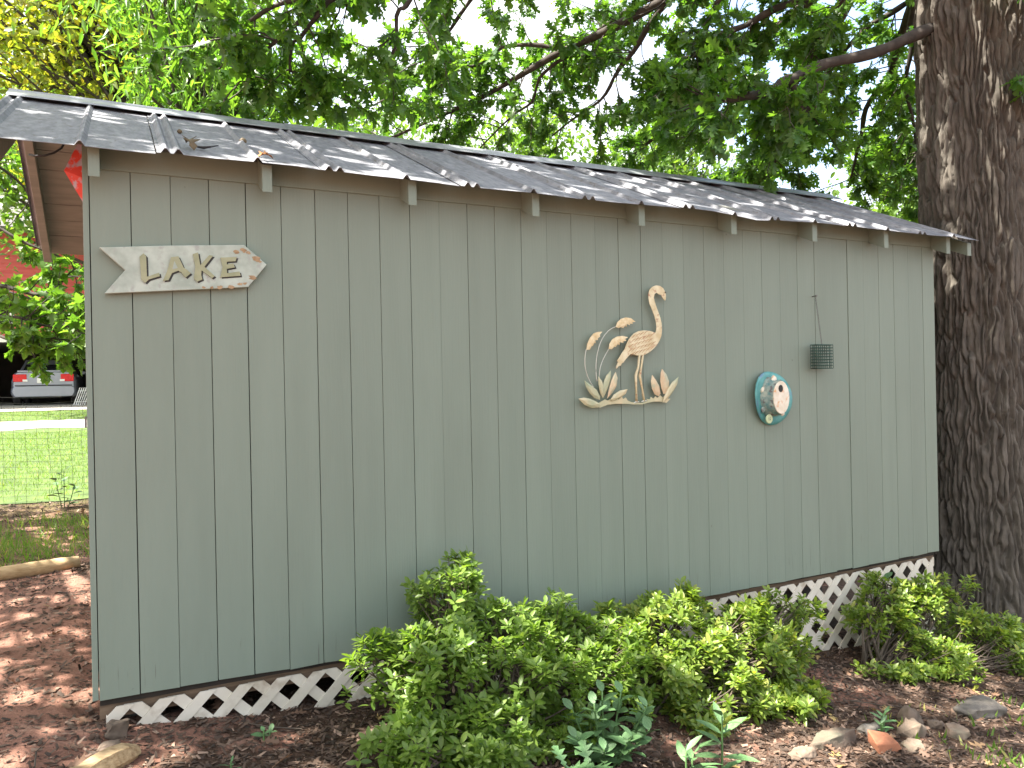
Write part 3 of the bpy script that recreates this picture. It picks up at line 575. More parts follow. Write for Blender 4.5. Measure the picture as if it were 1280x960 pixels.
for i, (x, z, r, v) in enumerate([(3.318, 1.085, .019, -.035), (3.315, .975, .017, -.035), (3.385, 1.145, .02, -.05), (3.47, 1.03, .02, -.045), (3.345, 1.0, .016, -.06), (3.33, 1.045, .013, -.06), (3.445, .955, .015, -.05)]):
    blob((x, v, z), (r, r * .6, r * 1.1), i + 3, amp=.35).build('shell', M['cream'] if i % 2 == 0 else M['hatcrown'], hat, smooth=True)

su = empty('suet_feeder', (3.76, -.05, 1.27), 'dark green wire suet cage hanging by a chain from a nail', 'bird feeder')
u0, u1, v0, v1, z0, z1 = 3.702, 3.835, -.072, -.026, 1.205, 1.342; nw = 8
def wires(lines, name): 
    m = MB()
    for a, b in lines: m.tube([a, b], .0022, 4)
    return m.build(name, M['greenwire'], su)
for v, nm in ((v0, 'front_grid'), (v1, 'back_grid')):
    ln = [((u0, v, z0 + (z1 - z0) * k / nw), (u1, v, z0 + (z1 - z0) * k / nw)) for k in range(nw + 1)] + [((u0 + (u1 - u0) * k / nw, v, z0), (u0 + (u1 - u0) * k / nw, v, z1)) for k in range(nw + 1)]
    wires(ln, nm)
for u, nm in ((u0, 'side_grid'), (u1, 'side_grid')):
    wires([((u, v0, z0 + (z1 - z0) * k / nw), (u, v1, z0 + (z1 - z0) * k / nw)) for k in range(0, nw + 1)] + [((u, (v0 + v1) / 2, z0), (u, (v0 + v1) / 2, z1))], nm)
wires([((u0 + (u1 - u0) * k / nw, v0, z0), (u0 + (u1 - u0) * k / nw, v1, z0)) for k in range(nw + 1)], 'bottom_grid')
wires([((u0 + (u1 - u0) * k / nw, v0, z1 + .001), (u0 + (u1 - u0) * k / nw, v1, z1 + .001)) for k in range(nw + 1)], 'lid_grid')
ch = MB()
for s, x1 in ((0, 3.772), ):
    A = np.array((3.776 - .02, -.022, 1.628)); B = np.array((3.772, -.048, z1 + .002))
    for k in range(26):
        t = (k + .5) / 26; c = A + (B - A) * t; ax = np.array((.0045, 0, 0)) if k % 2 else np.array((0, .0045, 0)); h = (B - A) / 26 * .62
        ch.tube([c - h, c + ax, c + h, c - ax, c - h], .0012, 4, cap=False)
ch.build('chain', M['steel'], su)
MB().tube([(3.756, .002, 1.631), (3.756, -.03, 1.633)], [.0028, .0028], 8).build('nail', M['steel'], su)
MB().tube([(3.756, -.028, 1.633), (3.756, -.032, 1.633)], [.006, .006], 8).build('nail_head', M['steel'], su)

# red ornament and loose cable under the left overhang
ro = empty('hanging_ornament', (-.03, .42, 1.94), 'red diamond shaped hanging ornament with pale patches under the left overhang', 'ornament')
c = np.array((-.028, .42)); rad = .066; zt, zm, zb = 2.235, 2.075, 1.935
ring = [(c[0] - rad, c[1], zm), (c[0], c[1] - rad * .5, zm - .03), (c[0] + rad * .3, c[1], zm), (c[0], c[1] + rad * .5, zm + .02)]
MB().add([(c[0] + .004, c[1], zt)] + ring + [(c[0] + .008, c[1], zb)], [(0, 1, 2), (0, 2, 3), (0, 3, 4), (0, 4, 1), (5, 2, 1), (5, 3, 2), (5, 4, 3), (5, 1, 4)]).build('cloth_body', M['red'], ro)
MB().tube([(c[0] + .004, c[1], zt), (c[0] + .004, c[1], roof_u(.42) - .027)], .0015, 5).build('cord', M['cable'], ro)
cb = MB().tube([(-.262, .93, 2.262), (-.24, .91, 2.253), (-.20, .90, 2.256), (-.16, .90, 2.274), (-.13, .90, 2.30), (-.10, .90, 2.36), (-.09, .9, 2.47)], .005, 8).build('cable', M['cable'], smooth=True)
tag(cb, 'black cable sagging under the left roof overhang', 'cable')

# debris on the roof
def rz_at(u, v): return ZE + (v - VE) * PITCH + .006
def on_roof(o, u, v): o.location = (u, v, rz_at(u, v) + .004)
def curled(name, mat, label, cat, u, v, r, seed):
    V, T = OAK; q = np.array(V) * r; q[:, 2] += .25 * r * np.sin(q[:, 1] / r * 3) + .35 * np.abs(q[:, 0])
    a = seed * 1.7; R = np.array([[math.cos(a), -math.sin(a), 0], [math.sin(a), math.cos(a), 0], [0, 0, 1]]); q = q @ R.T
    q[:, 2] += q[:, 1] * PITCH; q[:, 2] += .004 - min(0, (q[:, 2] - q[:, 1] * PITCH).min())
    o = obj(name, trimesh(name, q + np.array((u, v, rz_at(u, v) + .002)), T), mat); o.modifiers.new('t', 'SOLIDIFY').thickness = .002
    return tag(o, label, cat)
curled('dry_leaf', M['dryroof'], 'curled orange brown leaf at the eave beside the second rafter tail', 'leaf', .66, -.12, .07, 1)
curled('dry_leaf', M['acorn'], 'brown crumpled leaf lying beside the first double roof rib', 'leaf', .35, .02, .09, 2)
for (u, v, r, lb) in ((.35, .38, .011, 'small brown nut high on the roof beside the first double rib'), (.60, .28, .016, 'dark round nut resting against the second single roof rib')):
    o = blob((u, v, rz_at(u, v) + r * .85), (r, r, r * .85), 5).build('nut', M['acorn'], smooth=True); tag(o, lb, 'nut')
tw = MB().tube([(.39, .0, rz_at(.39, 0) + .01), (.41, -.02, rz_at(.41, -.02) + .012), (.435, -.03, rz_at(.435, -.03) + .02), (.47, .03, rz_at(.47, .03) + .02)], [.004, .006, .004, .002], 6).build('twig', M['cable']); tag(tw, 'short dark twig on the roof near the eave', 'twig')
# ------------------------------------------------------------------ oak
r2 = np.random.default_rng(31)
def gap(q):
    # unseen crown shaped for light: thick up-sun of roof, thinned for bed and clay
    hu, hv = q[0] + .58 * q[2], q[1] - .04 * q[2]; ru = hu - 1.33
    if q[0] > -.5 and q[1] < -.8: return False
    if q[1] > 1.6 and q[0] < 4.2 and hu > .5: k = .2 if q[0] < 1.6 else .55
    elif -.35 < hv < 3.2 and hu < .3: k = .15
    elif hv > -.2: k = 1.0 if ru < 2.2 else (.6 if hu < 5 else .4)
    elif hv > -1.1 and hu > .7: k = .5 if hu < 1.9 else .55
    else: k = 1.0
    return r2.random() < k
TX, TY = 5.76, .28
oak = empty('oak_tree', (TX, TY, gz(TX, TY)), 'tall oak with thick furrowed bark trunk beside the right end of the shed', 'tree')
def bark_trunk(zlo, zhi, nth, nz, seed, rfun):
    th = np.linspace(0, 2 * np.pi, nth, endpoint=False); z = np.linspace(zlo, zhi, nz); T, Zz = np.meshgrid(th, z)
    cx_, sx_ = np.cos(T), np.sin(T)
    w1 = fbm(np.stack([cx_ * 2.2, sx_ * 2.2, Zz * 1.6], -1), seed, 3) - .5
    w2 = fbm(np.stack([cx_ * 6, sx_ * 6, Zz * 6.5], -1), seed + 5, 3) - .5
    NC = 60; U = T / (2 * np.pi) * NC + w1 * 1.6 + w2 * 1.5; W = Zz / .30 + (fbm(np.stack([cx_ * 5, sx_ * 5, Zz * 3], -1), seed + 7, 2) - .5) * 2.2 + 50
    cu = np.floor(U); cw = np.floor(W); F1_ = np.full(U.shape, 9.0); F2_ = F1_.copy(); hid = np.zeros(U.shape)
    for du in (-1, 0, 1):
        for dw in (-1, 0, 1):
            a_ = cu + du; b_ = cw + dw; key = np.stack([np.mod(a_, NC) * 1.37 + .5, b_ * 1.91 + .5, 0 * a_], -1)
            ju = vnoise(np.floor(key * 97), 1); jw = vnoise(np.floor(key * 89), 2)
            dd_ = np.hypot(a_ + .15 + .7 * ju - U, (b_ + jw - W) * .6); nf = dd_ < F1_
            F2_ = np.where(nf, F1_, np.minimum(F2_, dd_)); hid = np.where(nf, ju, hid); F1_ = np.where(nf, dd_, F1_)
    plate = np.clip((F2_ - F1_) * 3.0, 0, 1) ** .8 * (.75 + .4 * hid)
    fine = fbm(np.stack([cx_ * 14, sx_ * 14, Zz * 12], -1), seed + 11, 3) - .5
    R = rfun(T, Zz) + .05 * (plate - .7) + .026 * fine
    return np.stack([R * cx_, R * sx_, Zz], -1), nth, nz
def rf_(T, z):
    base = gz(TX, TY); h = z - base
    fl = .20 * np.exp(-np.clip(h, 0, 9) / .33) * (1 + .35 * np.sin(3 * T + .7) + .2 * np.sin(5 * T))
    lump = .05 * np.exp(-((z - 3.75) / .22) ** 2) * np.clip(np.cos(T - math.radians(196)), 0, 1) ** 2
    return .347 + fl + lump + .012 * np.sin(2 * T + z)
Pg, nth, nz = bark_trunk(gz(TX, TY) - .35, 4.9, 480, 560, 21, rf_)
Pg[..., 0] += TX; Pg[..., 1] += TY
ii = np.arange(nth * nz).reshape(nz, nth); jj = np.roll(ii, -1, 1)
o = obj('trunk', trimesh('trunk', Pg.reshape(-1, 3), np.stack([ii[:-1], jj[:-1], jj[1:], ii[1:]], -1).reshape(-1, 4)), M['bark'], oak, smooth=True)
MB().tube([(TX - .058, TY, 4.85), (TX - .1, TY + .05, 6.0), (TX - .2, TY + .1, 7.5), (TX - .1, TY + .2, 9.5)], [.285, .25, .2, .1], 16).build('upper_trunk', M['bark'], oak, smooth=True)

def unit(v): v = np.asarray(v, float); return v / (np.linalg.norm(v) + 1e-9)
class Fol:
    def __init__(s): s.p = []; s.d = []; s.n = []; s.s = []; s.tw = MB()
    def leaf(s, p, d, n, z): s.p.append(p); s.d.append(d); s.n.append(n); s.s.append(z)
    def make(s, name, tm, mat, parent): return leafmesh(name, tm, s.p, s.d, s.n, s.s, mat, parent)
def smooth_line(P, n):
    P = np.asarray(P, float)
    if len(P) < 3: t = np.linspace(0, 1, n)[:, None]; return P[0] * (1 - t) + P[-1] * t
    Q = np.vstack([2 * P[0] - P[1], P, 2 * P[-1] - P[-2]]); out = []
    for q in np.linspace(0, len(P) - 1, n):
        i = min(int(q), len(P) - 2); t = q - i; a, b, c, d = Q[i:i + 4]
        out.append(.5 * ((2 * b) + (c - a) * t + (2 * a - 5 * b + 4 * c - d) * t * t + (3 * b - a - 3 * c + d) * t ** 3))
    return np.array(out)
def grow(fol, P, r0, r1, dens, rng, size, L=(.3, .85), nt=4, nl=9, start=.12, droop=.35, twigs=True, keep=None, par=None, mat=None, name='branch'):
    ln = smooth_line(P, 24); seg = np.linalg.norm(np.diff(ln, axis=0), axis=1).sum()
    # a gentle wander so no limb is a clean arc
    k = np.linspace(0, 1, 24); wob = np.stack([vnoise(np.stack([k * 6 + P[0][0] * 3, 0 * k + a * 7, 0 * k + r0 * 90], -1), 3 + a) - .5 for a in range(3)], -1) * (.07 if r0 > .06 else .14) * np.sin(np.pi * k)[:, None]
    ln = ln + wob
    if par is not None: MB().tube(ln, np.linspace(r0, r1, 24) * (1 + .12 * np.sin(k * 40)), 8).build(name, mat or M['branch'], par, smooth=True)
    tan = np.gradient(ln, axis=0)
    for _ in range(int(seg * dens)):
        t = start + (1 - start) * rng.random() ** .85; i = min(int(t * 23), 22); b = ln[i] + (ln[i + 1] - ln[i]) * (t * 23 - i)
        tg = unit(tan[i]); rnd = rng.normal(size=3); rnd -= rnd @ tg * tg
        d = unit(.55 * tg + .95 * unit(rnd) + np.array((0, 0, .08))); l = rng.uniform(*L) * (1 - .35 * t)
        q = [b]
        for s in range(1, 5): q.append(q[-1] + unit(d + np.array((0, 0, -droop * (s / 4) ** 1.5)) + rng.normal(size=3) * .14) * l / 4)
        q = np.array(q)
        if twigs: fol.tw.tube(q, np.linspace(.0065, .0025, 5), 4, cap=False)
        for m in range(nt):
            w = .25 + .75 * (m + rng.random()) / nt; j = min(int(w * 4), 3); c0 = q[j] + (q[j + 1] - q[j]) * (w * 4 - j)
            dd = unit(unit(q[j + 1] - q[j]) * .6 + rng.normal(size=3) * .55 + np.array((0, 0, -.1))); tl = rng.uniform(.05, .17); c1 = c0 + dd * tl
            if keep is not None and not keep(c1): continue
            if twigs: fol.tw.tube([c0, c1], [.003, .0018], 3, cap=False)
            for _l in range(nl):
                p = c0 + (c1 - c0) * (.35 + .65 * rng.random()); ld = unit(dd * .55 + rng.normal(size=3) * .62 + np.array((0, 0, -droop * 1.1)))
                fol.leaf(p, ld, unit(np.array((0, 0, 1.0)) + rng.normal(size=3) * .55), size * rng.uniform(.6, 1.15))

rng = np.random.default_rng(12)
F1 = Fol()
for (P, r0, r1, dens, _) in LIMBS: grow(F1, P, r0, r1, dens, rng, .125, par=oak, start=.16, nl=10)
F1.make('crown', OAK, M['oakleaf'], oak)
tag(F1.tw.build('twigs', M['branch'], oak), kind='stuff')
# the long limbs that roof the yard above the shed (out of frame, they dapple the light)
F2 = Fol()
tops = []
for k in range(13):
    v = -3.0 + 6.4 * k / 12; reach = r2.uniform(-6.8, -4.2); z = r2.uniform(5.0, 5.9)
    if -1.1 < v < 0: continue
    tops.append([(TX - .1, TY + .05, 4.9 + .12 * k), (4.0, TY + (v - TY) * .4, z + .6), (2.0, v * .8, z + .8), (-.5, v, z + .6), (reach, v * 1.05, z)])
for k in range(9):
    v = -1.4 + .62 * k
    if -1.1 < v < 0: continue
    tops.append([(2.0, v * .8, 6.4), (-.5, v, 6.6), (-3.2, v * 1.05, 6.2), (-6.0, v * 1.1, 5.4)])
tops += [[(3.5, .2, 6.2), (1, -.5, 6.6), (-1.5, -.9, 6.3), (-3.6, -.3, 5.8)], [(3, -1.2, 6.2), (0, -.65, 6.5), (-2.5, -.45, 6.0), (-5, -1, 5.6)], [(4.2, .1, 5.6), (2.4, -.7, 6.0), (.6, -.25, 6.4), (-1.2, -.6, 6.8)]]
for k in range(4):
    a = -1.2 + k * .8; tops.append([(TX, TY, 6 + .4 * k), (TX + 2 * math.cos(a), TY + 2 * math.sin(a), 7.5), (TX + 5 * math.cos(a), TY + 5 * math.sin(a), 7.6)])
tops += [[(2, .3, 6.2), (0, .2, 5.9), (-2, .6, 5.6), (-4, .3, 5.2)], [(2, .9, 6.2), (-.5, .8, 5.8), (-3, .9, 5.4)]]
for P in tops:
    if P[0][0] < TX - .2: P = [(TX - .08, TY + .05, 5.6), ((TX + P[0][0]) / 2, P[0][1] * .6 + .1, 6.3)] + P
    grow(F2, P, .055, .012, OVERHEAD, r2, .16, L=(.4, 1.2), nt=4, nl=8, start=.2, twigs=False, keep=gap, par=oak, name='high_limb')
F2.make('upper_crown', OAK_LOW, M['oakleaf'], oak)

# ------------------------------------------------------------------ maple whose branches hang in from the left
MX, MY = -2.75, 5.1
mp = empty('maple_tree', (MX, MY, gz(MX, MY)), 'leafy green tree whose branches hang in at the left below the roof overhang', 'tree')
MB().tube([(MX, MY, gz(MX, MY) - .1), (MX + .02, MY, 1.2), (MX - .05, MY, 2.6), (MX, MY + .1, 4.2), (MX - .1, MY, 6)], [.16, .12, .11, .09, .05], 12).build('trunk', M['branch'], mp, smooth=True)
F3 = Fol(); r3_ = np.random.default_rng(5)
for (P, r0, r1, dens, _) in MAPLE:
    P = [(MX, MY, P[0][2] - .1)] + P[1:]; grow(F3, P, r0 * .6, r1 * .6, dens * .62, r3_, .088, L=(.2, .5), nt=4, nl=5, start=.3, par=mp, droop=.3)
for (x, y, z) in [(-3.4, 2.4, 5.2), (-4.4, 1.2, 5.4), (-2.7, 1.2, 5.6), (-4.2, 3.4, 5.8), (-3.2, .2, 5.2), (-5.0, 2.2, 5.9), (-2.6, 3.2, 6.2), (-4, 5, 6.5), (-3.2, 5.8, 5), (-2.2, 4.3, 5.2), (-3.6, 4.6, 4.6), (-2.5, 6.2, 5), (-4.2, 5.6, 5.4)]:  # added unseen limbs, placed to shade the clay, roof and mulch band
    grow(F3, [(MX, MY, 4.0), ((MX + x) / 2, (MY + y) / 2, (4 + z) / 2 + .4), (x, y, z)], .03, .008, 6, r3_, .12, keep=gap, L=(.4, 1.0), nt=4, nl=6, start=.3, par=mp, twigs=False)
for (x, y, z) in [(-2.2, 1.4, 3.9), (-2.8, .2, 4.1), (-3.6, -1.4, 4.2), (-2.6, -1.3, 4.6), (-3.0, -2.0, 4.3), (-1.3, -1.6, 4.7), (-2.2, -2.8, 4.6), (-1.6, -1.4, 3.9), (-2.4, -1.7, 3.7), (-3.2, -3.4, 4.0), (-1.6, -3.6, 4.8)]:  # added unseen front-left limbs that block skylight at the wall's left end
    grow(F3, [(MX, MY, 3.2), ((MX + x) / 2 - .2, (MY + y) / 2, (3.6 + z) / 2 + .5), (x, y, z)], .03, .008, 8, r3_, .14, keep=gap, L=(.4, 1.1), nt=4, nl=6, start=.35, par=mp, twigs=False)
F3.make('crown', MAPLE_L, M['mapleleaf'], mp); tag(F3.tw.build('twigs', M['branch'], mp), kind='stuff')

# ------------------------------------------------------------------ trees behind
def ctree(name, label, base, crowns, n, tm, size, mat, trunk_r, seed, droop=0, group=None, clump=.33, per=38):
    b = np.array((base[0], base[1], gz(*base))); t = empty(name, tuple(b), label, 'tree', group); r = np.random.default_rng(seed)
    top = np.mean([c[0] for c in crowns], axis=0); mid = (b + top) / 2 + np.array((r.normal() * .2, r.normal() * .2, 0))
    ln = smooth_line([b - np.array((0, 0, .15)), mid, top], 12); MB().tube(ln, np.linspace(trunk_r, trunk_r * .35, 12), 10).build('trunk', M['branch'], t, smooth=True)
    p = []; br = MB(); tot = sum(np.prod(c[1]) for c in crowns)
    for (c, rad) in crowns:
        m = int(n * np.prod(rad) / tot / per)
        for _ in range(m):
            q = unit(r.normal(size=3)) * r.random() ** .42 * np.array(rad) + np.array(c); s = clump * r.uniform(.6, 1.3)
            p.append(q + r.normal(size=(per, 3)) * np.array((s, s, s * .6)))
            if r.random() < .4: a = ln[r.integers(5, 12)]; br.tube(smooth_line([a, (a + q) / 2 + r.normal(size=3) * .15 + np.array((0, 0, .15)), q], 5), np.linspace(trunk_r * .25, .008, 5), 5, cap=False)
    p = np.vstack(p); k = len(p)
    leafmesh('crown', tm, p, r.normal(size=(k, 3)) + np.array((0, 0, -droop)), np.array((0, 0, 1.0)) + r.normal(size=(k, 3)) * .6, size * r.uniform(.6, 1.2, k), mat, t)
    br.build('branches', M['branch'], t)
    return t
BT = 'trees behind the shed'
ctree('yellow_leaved_tree', 'yellow green tree behind the left end of the roof', (1.1, 10.4), [((-1.2, 10.4, 6.4), (1.6, 2.0, 1.9)), ((.3, 10.8, 6.6), (1.8, 1.8, 2.2)), ((-.2, 11, 9), (2.0, 2, 2))], 20000, OVATE, .13, M['yellowleaf'], .17, 3, group=BT)
ctree('bright_leaved_tree', 'bright green tree with long drooping leaves behind the roof, left of the dark oak leaves', (1.3, 6.5), [((.95, 6.5, 4.3), (.75, .8, 1.1)), ((1.5, 6.8, 4.9), (.9, .9, 1.3)), ((.9, 6.7, 6.0), (1.1, 1.1, 1.1))], 8500, LANCE, .17, M['brightleaf'], .1, 8, droop=.9, group=BT)
ctree('dense_back_tree', 'broad green tree far behind the left gable, above the red house', (1.5, 19), [((-1.5, 19, 7.2), (3, 2.5, 3)), ((1.5, 19.5, 8), (3, 2.5, 3.5))], 14000, SMALL, .24, M['farleaf'], .25, 9, group=BT, clump=.5)
ctree('tall_far_tree', 'far tree standing behind the red house roof', (-7, 36), [((-6, 36, 9), (5, 3, 5)), ((-1, 37, 8.5), (4.5, 3, 4.5))], 9000, SMALL, .45, M['farleaf'], .4, 10, group=BT, clump=.9)
for i, (x, y, h, rx_, lb) in enumerate([(5.0, 15.5, 4.4, 2.8, 'distant light green tree seen over the middle of the roof'), (9.0, 14.5, 4.5, 2.8, 'distant light green tree seen under the oak limb'), (12.8, 12.5, 4.4, 2.8, 'distant light green tree just left of the oak trunk'), (17, 9, 3.6, 2.2, 'distant light green tree behind the oak trunk')]):
    ctree('distant_tree', lb, (x, y), [((x, y, h), (rx_, 1.6, 1.7)), ((x + .7, y + .5, h + 2.4), (rx_ * .8, 1.4, 1.6))], 8500, OVATE, .19, M['farleaf'], .14, 40 + i, group=BT, clump=.4)

# ------------------------------------------------------------------ shrubs
def shrub(name, label, base, blobs, whorls, mat, seed, leaf=.044, cat='shrub', group='azalea shrubs along the lattice'):
    b = np.array((base[0], base[1], gz(*base) - .02)); t = empty(name, tuple(b), label, cat, group); r = np.random.default_rng(seed); fo = Fol(); st = MB()
    wsum = sum(w for *_, w in blobs)
    for (c, rad, w) in blobs:
        c = np.array(c); rad = np.array(rad); n = int(whorls * w / wsum)
        # a few main stems into each blob
        heads = []
        for _ in range(5):
            h = c + unit(r.normal(size=3)) * rad * .35; mid = (b + h) / 2 + r.normal(size=3) * .04 + np.array((0, 0, -.03))
            ln = smooth_line([b + r.normal(size=3) * np.array((.05, .04, 0)), mid, h], 7); st.tube(ln, np.linspace(.009, .004, 7), 5, cap=False); heads.append(ln)
        pads = []
        for _ in range(max(4, n // 13)):
            d = unit(r.normal(size=3) + np.array((0, -.25, .35))); pads.append((c + d * rad * (.45 + .75 * r.random() ** .7), unit(d * .6 + np.array((0, -.1, .7)) + r.normal(size=3) * .25), r.uniform(.05, .10)))
        for k in range(n):
            pc, d, pr = pads[k % len(pads)]; e1 = unit(np.cross(d, (.3, .5, .1))); e2 = np.cross(d, e1); a_, b_ = r.normal(size=2) * pr * .62
            q = pc + e1 * a_ + e2 * b_ - d * (.35 * (a_ * a_ + b_ * b_) / pr) + d * r.normal() * .008
            g_ = -.10 - .1 * q[0] + .07 * q[1]
            if q[2] < g_ + .045: q[2] = g_ + .045 + r.random() * .05
            if q[1] > -.035: q[1] = -.04 - r.random() * .03
            ax = unit(d * .7 + np.array((0, 0, .55)) + r.normal(size=3) * .3)
            if k % 2 == 0:
                a = heads[r.integers(0, 5)][r.integers(3, 7)]; st.tube(smooth_line([a, (a + q) / 2 + np.array((0, 0, -.015)), q], 4), np.linspace(.004, .0016, 4), 4, cap=False)
            e1 = unit(np.cross(ax, r.normal(size=3))); e2 = np.cross(ax, e1); nl = r.integers(6, 10); z = leaf * r.uniform(.75, 1.2)
            for m in range(nl):
                w_ = 2.4 * m + r.normal() * .2; el = .75 * m / nl
                ld = unit((math.cos(w_) * e1 + math.sin(w_) * e2) * (1 - .5 * el) + ax * (.15 + el)); fo.leaf(q - ax * .02 * (1 - m / nl), ld, unit(ax + r.normal(size=3) * .2), z * r.uniform(.7, 1.1))
            for m in range(4):   # older leaves lower on the twig
                w_ = r.random() * 6.28; fo.leaf(q - ax * r.uniform(.025, .075), unit(math.cos(w_) * e1 + math.sin(w_) * e2 - ax * .1), unit(ax + r.normal(size=3) * .3), z * r.uniform(.7, 1.0))
    fo.make('foliage', AZ, mat, t); st.build('stems', M['stem'], t)
    return t
shrub('azalea_shrub', 'tall dark green azalea with a raised top spray, in front of the middle wall boards', (1.28, -.42), [((1.327, -0.2, 0.316), (0.186, 0.142, 0.13), 1.2), ((1.528, -0.26, 0.123), (0.225, 0.16, 0.152), 1.4), ((1.832, -0.28, -0.033), (0.233, 0.16, 0.15), 1.4), ((1.005, -0.36, 0.108), (0.085, 0.07, 0.118), 0.7), ((1.209, -0.5, 0.102), (0.2, 0.153, 0.142), 1.6), ((1.518, -0.5, -0.027), (0.237, 0.16, 0.168), 1.8), ((1.942, -0.4, -0.139), (0.221, 0.16, 0.183), 1.7), ((1.815, -0.24, 0.037), (0.208, 0.158, 0.144), 1.2), ((2.073, -0.3, -0.087), (0.154, 0.117, 0.147), 1.0), ((0.98, -0.6, -0.065), (0.121, 0.092, 0.086), 0.7), ((1.285, -0.62, -0.153), (0.252, 0.16, 0.126), 1.6), ((1.605, -0.6, -0.232), (0.2, 0.152, 0.143), 1.2), ((1.055, -0.72, -0.147), (0.206, 0.157, 0.078), 0.9)], 1650, M['azalea'], 1)
shrub('azalea_shrub', 'pale yellow green azalea sprawling in front of the lattice, middle of the three shrubs', (2.25, -.38), [((2.456, -0.22, 0.018), (0.247, 0.16, 0.133), 1.1), ((2.809, -0.25, -0.068), (0.264, 0.16, 0.154), 1.3), ((2.164, -0.36, -0.085), (0.153, 0.117, 0.146), 0.9), ((2.483, -0.42, -0.159), (0.295, 0.16, 0.169), 1.7), ((2.953, -0.4, -0.27), (0.259, 0.16, 0.179), 1.3), ((2.508, -0.55, -0.323), (0.286, 0.16, 0.145), 1.4), ((3.006, -0.55, -0.444), (0.223, 0.16, 0.116), 0.9), ((3.303, -0.2, -0.093), (0.155, 0.118, 0.095), 0.45), ((2.187, -0.2, -0.004), (0.12, 0.091, 0.099), 0.4)], 1150, M['azalea2'], 2)
shrub('azalea_shrub', 'azalea at the right end of the lattice, beside the oak trunk', (3.85, -.3), [((4.157, -0.16, -0.125), (0.19, 0.145, 0.133), 0.7), ((4.5, -0.2, -0.212), (0.267, 0.16, 0.205), 1.3), ((4.805, -0.3, -0.439), (0.311, 0.16, 0.188), 1.4), ((4.129, -0.28, -0.381), (0.219, 0.16, 0.186), 1.0), ((4.235, -0.45, -0.531), (0.295, 0.16, 0.154), 1.3), ((4.795, -0.45, -0.515), (0.227, 0.16, 0.144), 0.9), ((3.83, -0.4, -0.516), (0.138, 0.105, 0.061), 0.3), ((3.955, -0.18, -0.218), (0.127, 0.097, 0.112), 0.4)], 850, M['azalea2'], 3)


# ------------------------------------------------------------------ broad leaved plants: every leaf its own part
def leaf_mesh(name, tm, mat):
    V, T = tm; me = trimesh(name, V, T); me.materials.append(mat); me.polygons.foreach_set('use_smooth', [True] * len(me.polygons)); return me
BROAD = half_template([(.16, .12), (.27, .35), (.28, .55), (.18, .8)], [(0, 0), (0, .35), (0, .6), (0, 1)], [(0, 4, 5), (0, 5, 1), (1, 5, 6), (1, 6, 2), (2, 6, 7), (2, 7, 3)])
broad_me = leaf_mesh('broad_leaf', BROAD, M['broad']); lob_me = leaf_mesh('lobed_leaf', OAK, M['broad'])
narrow_me = leaf_mesh('narrow_leaf', half_template([(.1, .2), (.15, .45), (.09, .8)], [(0, 0), (0, .5), (0, 1)], [(0, 3, 4), (0, 4, 1), (1, 4, 5), (1, 5, 2)]), M['broad'])
def put_leaf(me, par, p, d, n, s):
    y = unit(d); z = unit(n - (n @ y) * y); x = np.cross(y, z); o = bpy.data.objects.new('leaf', me); COL.objects.link(o); o.parent = par
    q = p - np.array(parent_world(par)); o.matrix_local = Matrix([[x[0] * s, y[0] * s, z[0] * s, q[0]], [x[1] * s, y[1] * s, z[1] * s, q[1]], [x[2] * s, y[2] * s, z[2] * s, q[2]], [0, 0, 0, 1]]); return o
def leafy(name, label, base, stems, me, size, seed, per=6, cat='plant', top=True):
    b = np.array((base[0], base[1], gz(*base))); t = empty(name, tuple(b), label, cat); r = np.random.default_rng(seed)
    for (dx, dy, h) in stems:
        tip = b + np.array((dx, dy, h)); ln = smooth_line([b + np.array((dx, dy, 0)) * .25 - np.array((0, 0, .02)), b + np.array((dx * .7, dy * .7, h * .55)), tip], 7)
        MB().tube(ln, np.linspace(.005, .003, 7), 6).build('stem', M['greenstem'], t, smooth=True)
        for m in range(per):
            w = .3 + .7 * m / (per - 1); p = ln[int(w * 6)]; a = 2.4 * m + r.random(); el = .25 + .7 * w * (m / per)
            d = unit(np.array((math.cos(a), math.sin(a), el))); put_leaf(me, t, p, d, unit(np.array((0, 0, 1.0)) + r.normal(size=3) * .2 - d * .2), size * r.uniform(.75, 1.1) * (1.05 - .3 * w))
    return t
leafy('hydrangea_plant', 'broad leaved bluish green plant at the bottom between the two nearest azaleas', (1.74, -.76), [(-.05, -.02, .24), (.10, .02, .24), (.18, -.04, .19), (-.15, -.05, .15), (.03, -.15, .15), (.22, .03, .14), (-.1, .06, .2), (.0, .0, .27), (.13, -.12, .14), (-.08, -.13, .12)], broad_me, .085, 1, 12)
leafy('lobed_seedling', 'low seedling with big lobed leaves below the broad leaved plant', (1.55, -.86), [(-.06, -.03, .10), (.03, -.06, .10)], lob_me, .15, 2, 4)
leafy('upright_weed', 'upright single stemmed weed with long leaves under the pale azalea', (2.13, -.98), [(.01, 0, .24)], narrow_me, .16, 3, 10)
leafy('leafy_weed', 'shorter long leaved weed beside the upright one', (1.93, -1.02), [(.0, 0, .15), (.05, .02, .12)], narrow_me, .14, 4, 6)
leafy('small_weed', 'small bright green weed alone on the mulch before the lattice', (.56, -.25), [(.0, 0, .05), (.03, .01, .04)], broad_me, .05, 5, 4)
leafy('tiny_weed', 'tiny pale seedling at the bottom edge right of the split log', (.42, -.46), [(.0, 0, .04)], narrow_me, .05, 6, 4)
leafy('fence_sapling', 'young broad leaved sapling growing at the wire fence', (-.46, 5.75), [(.0, 0, .38), (.10, .0, .25), (-.08, 0, .33)], broad_me, .13, 7, 6)
leafy('ivy_clump', 'dark green leafy clump at the foot of the oak trunk', (5.25, -.12), [(-.05, -.1, .14), (.08, -.05, .16), (.15, -.12, .1), (-.12, .0, .1)], broad_me, .11, 8, 6)
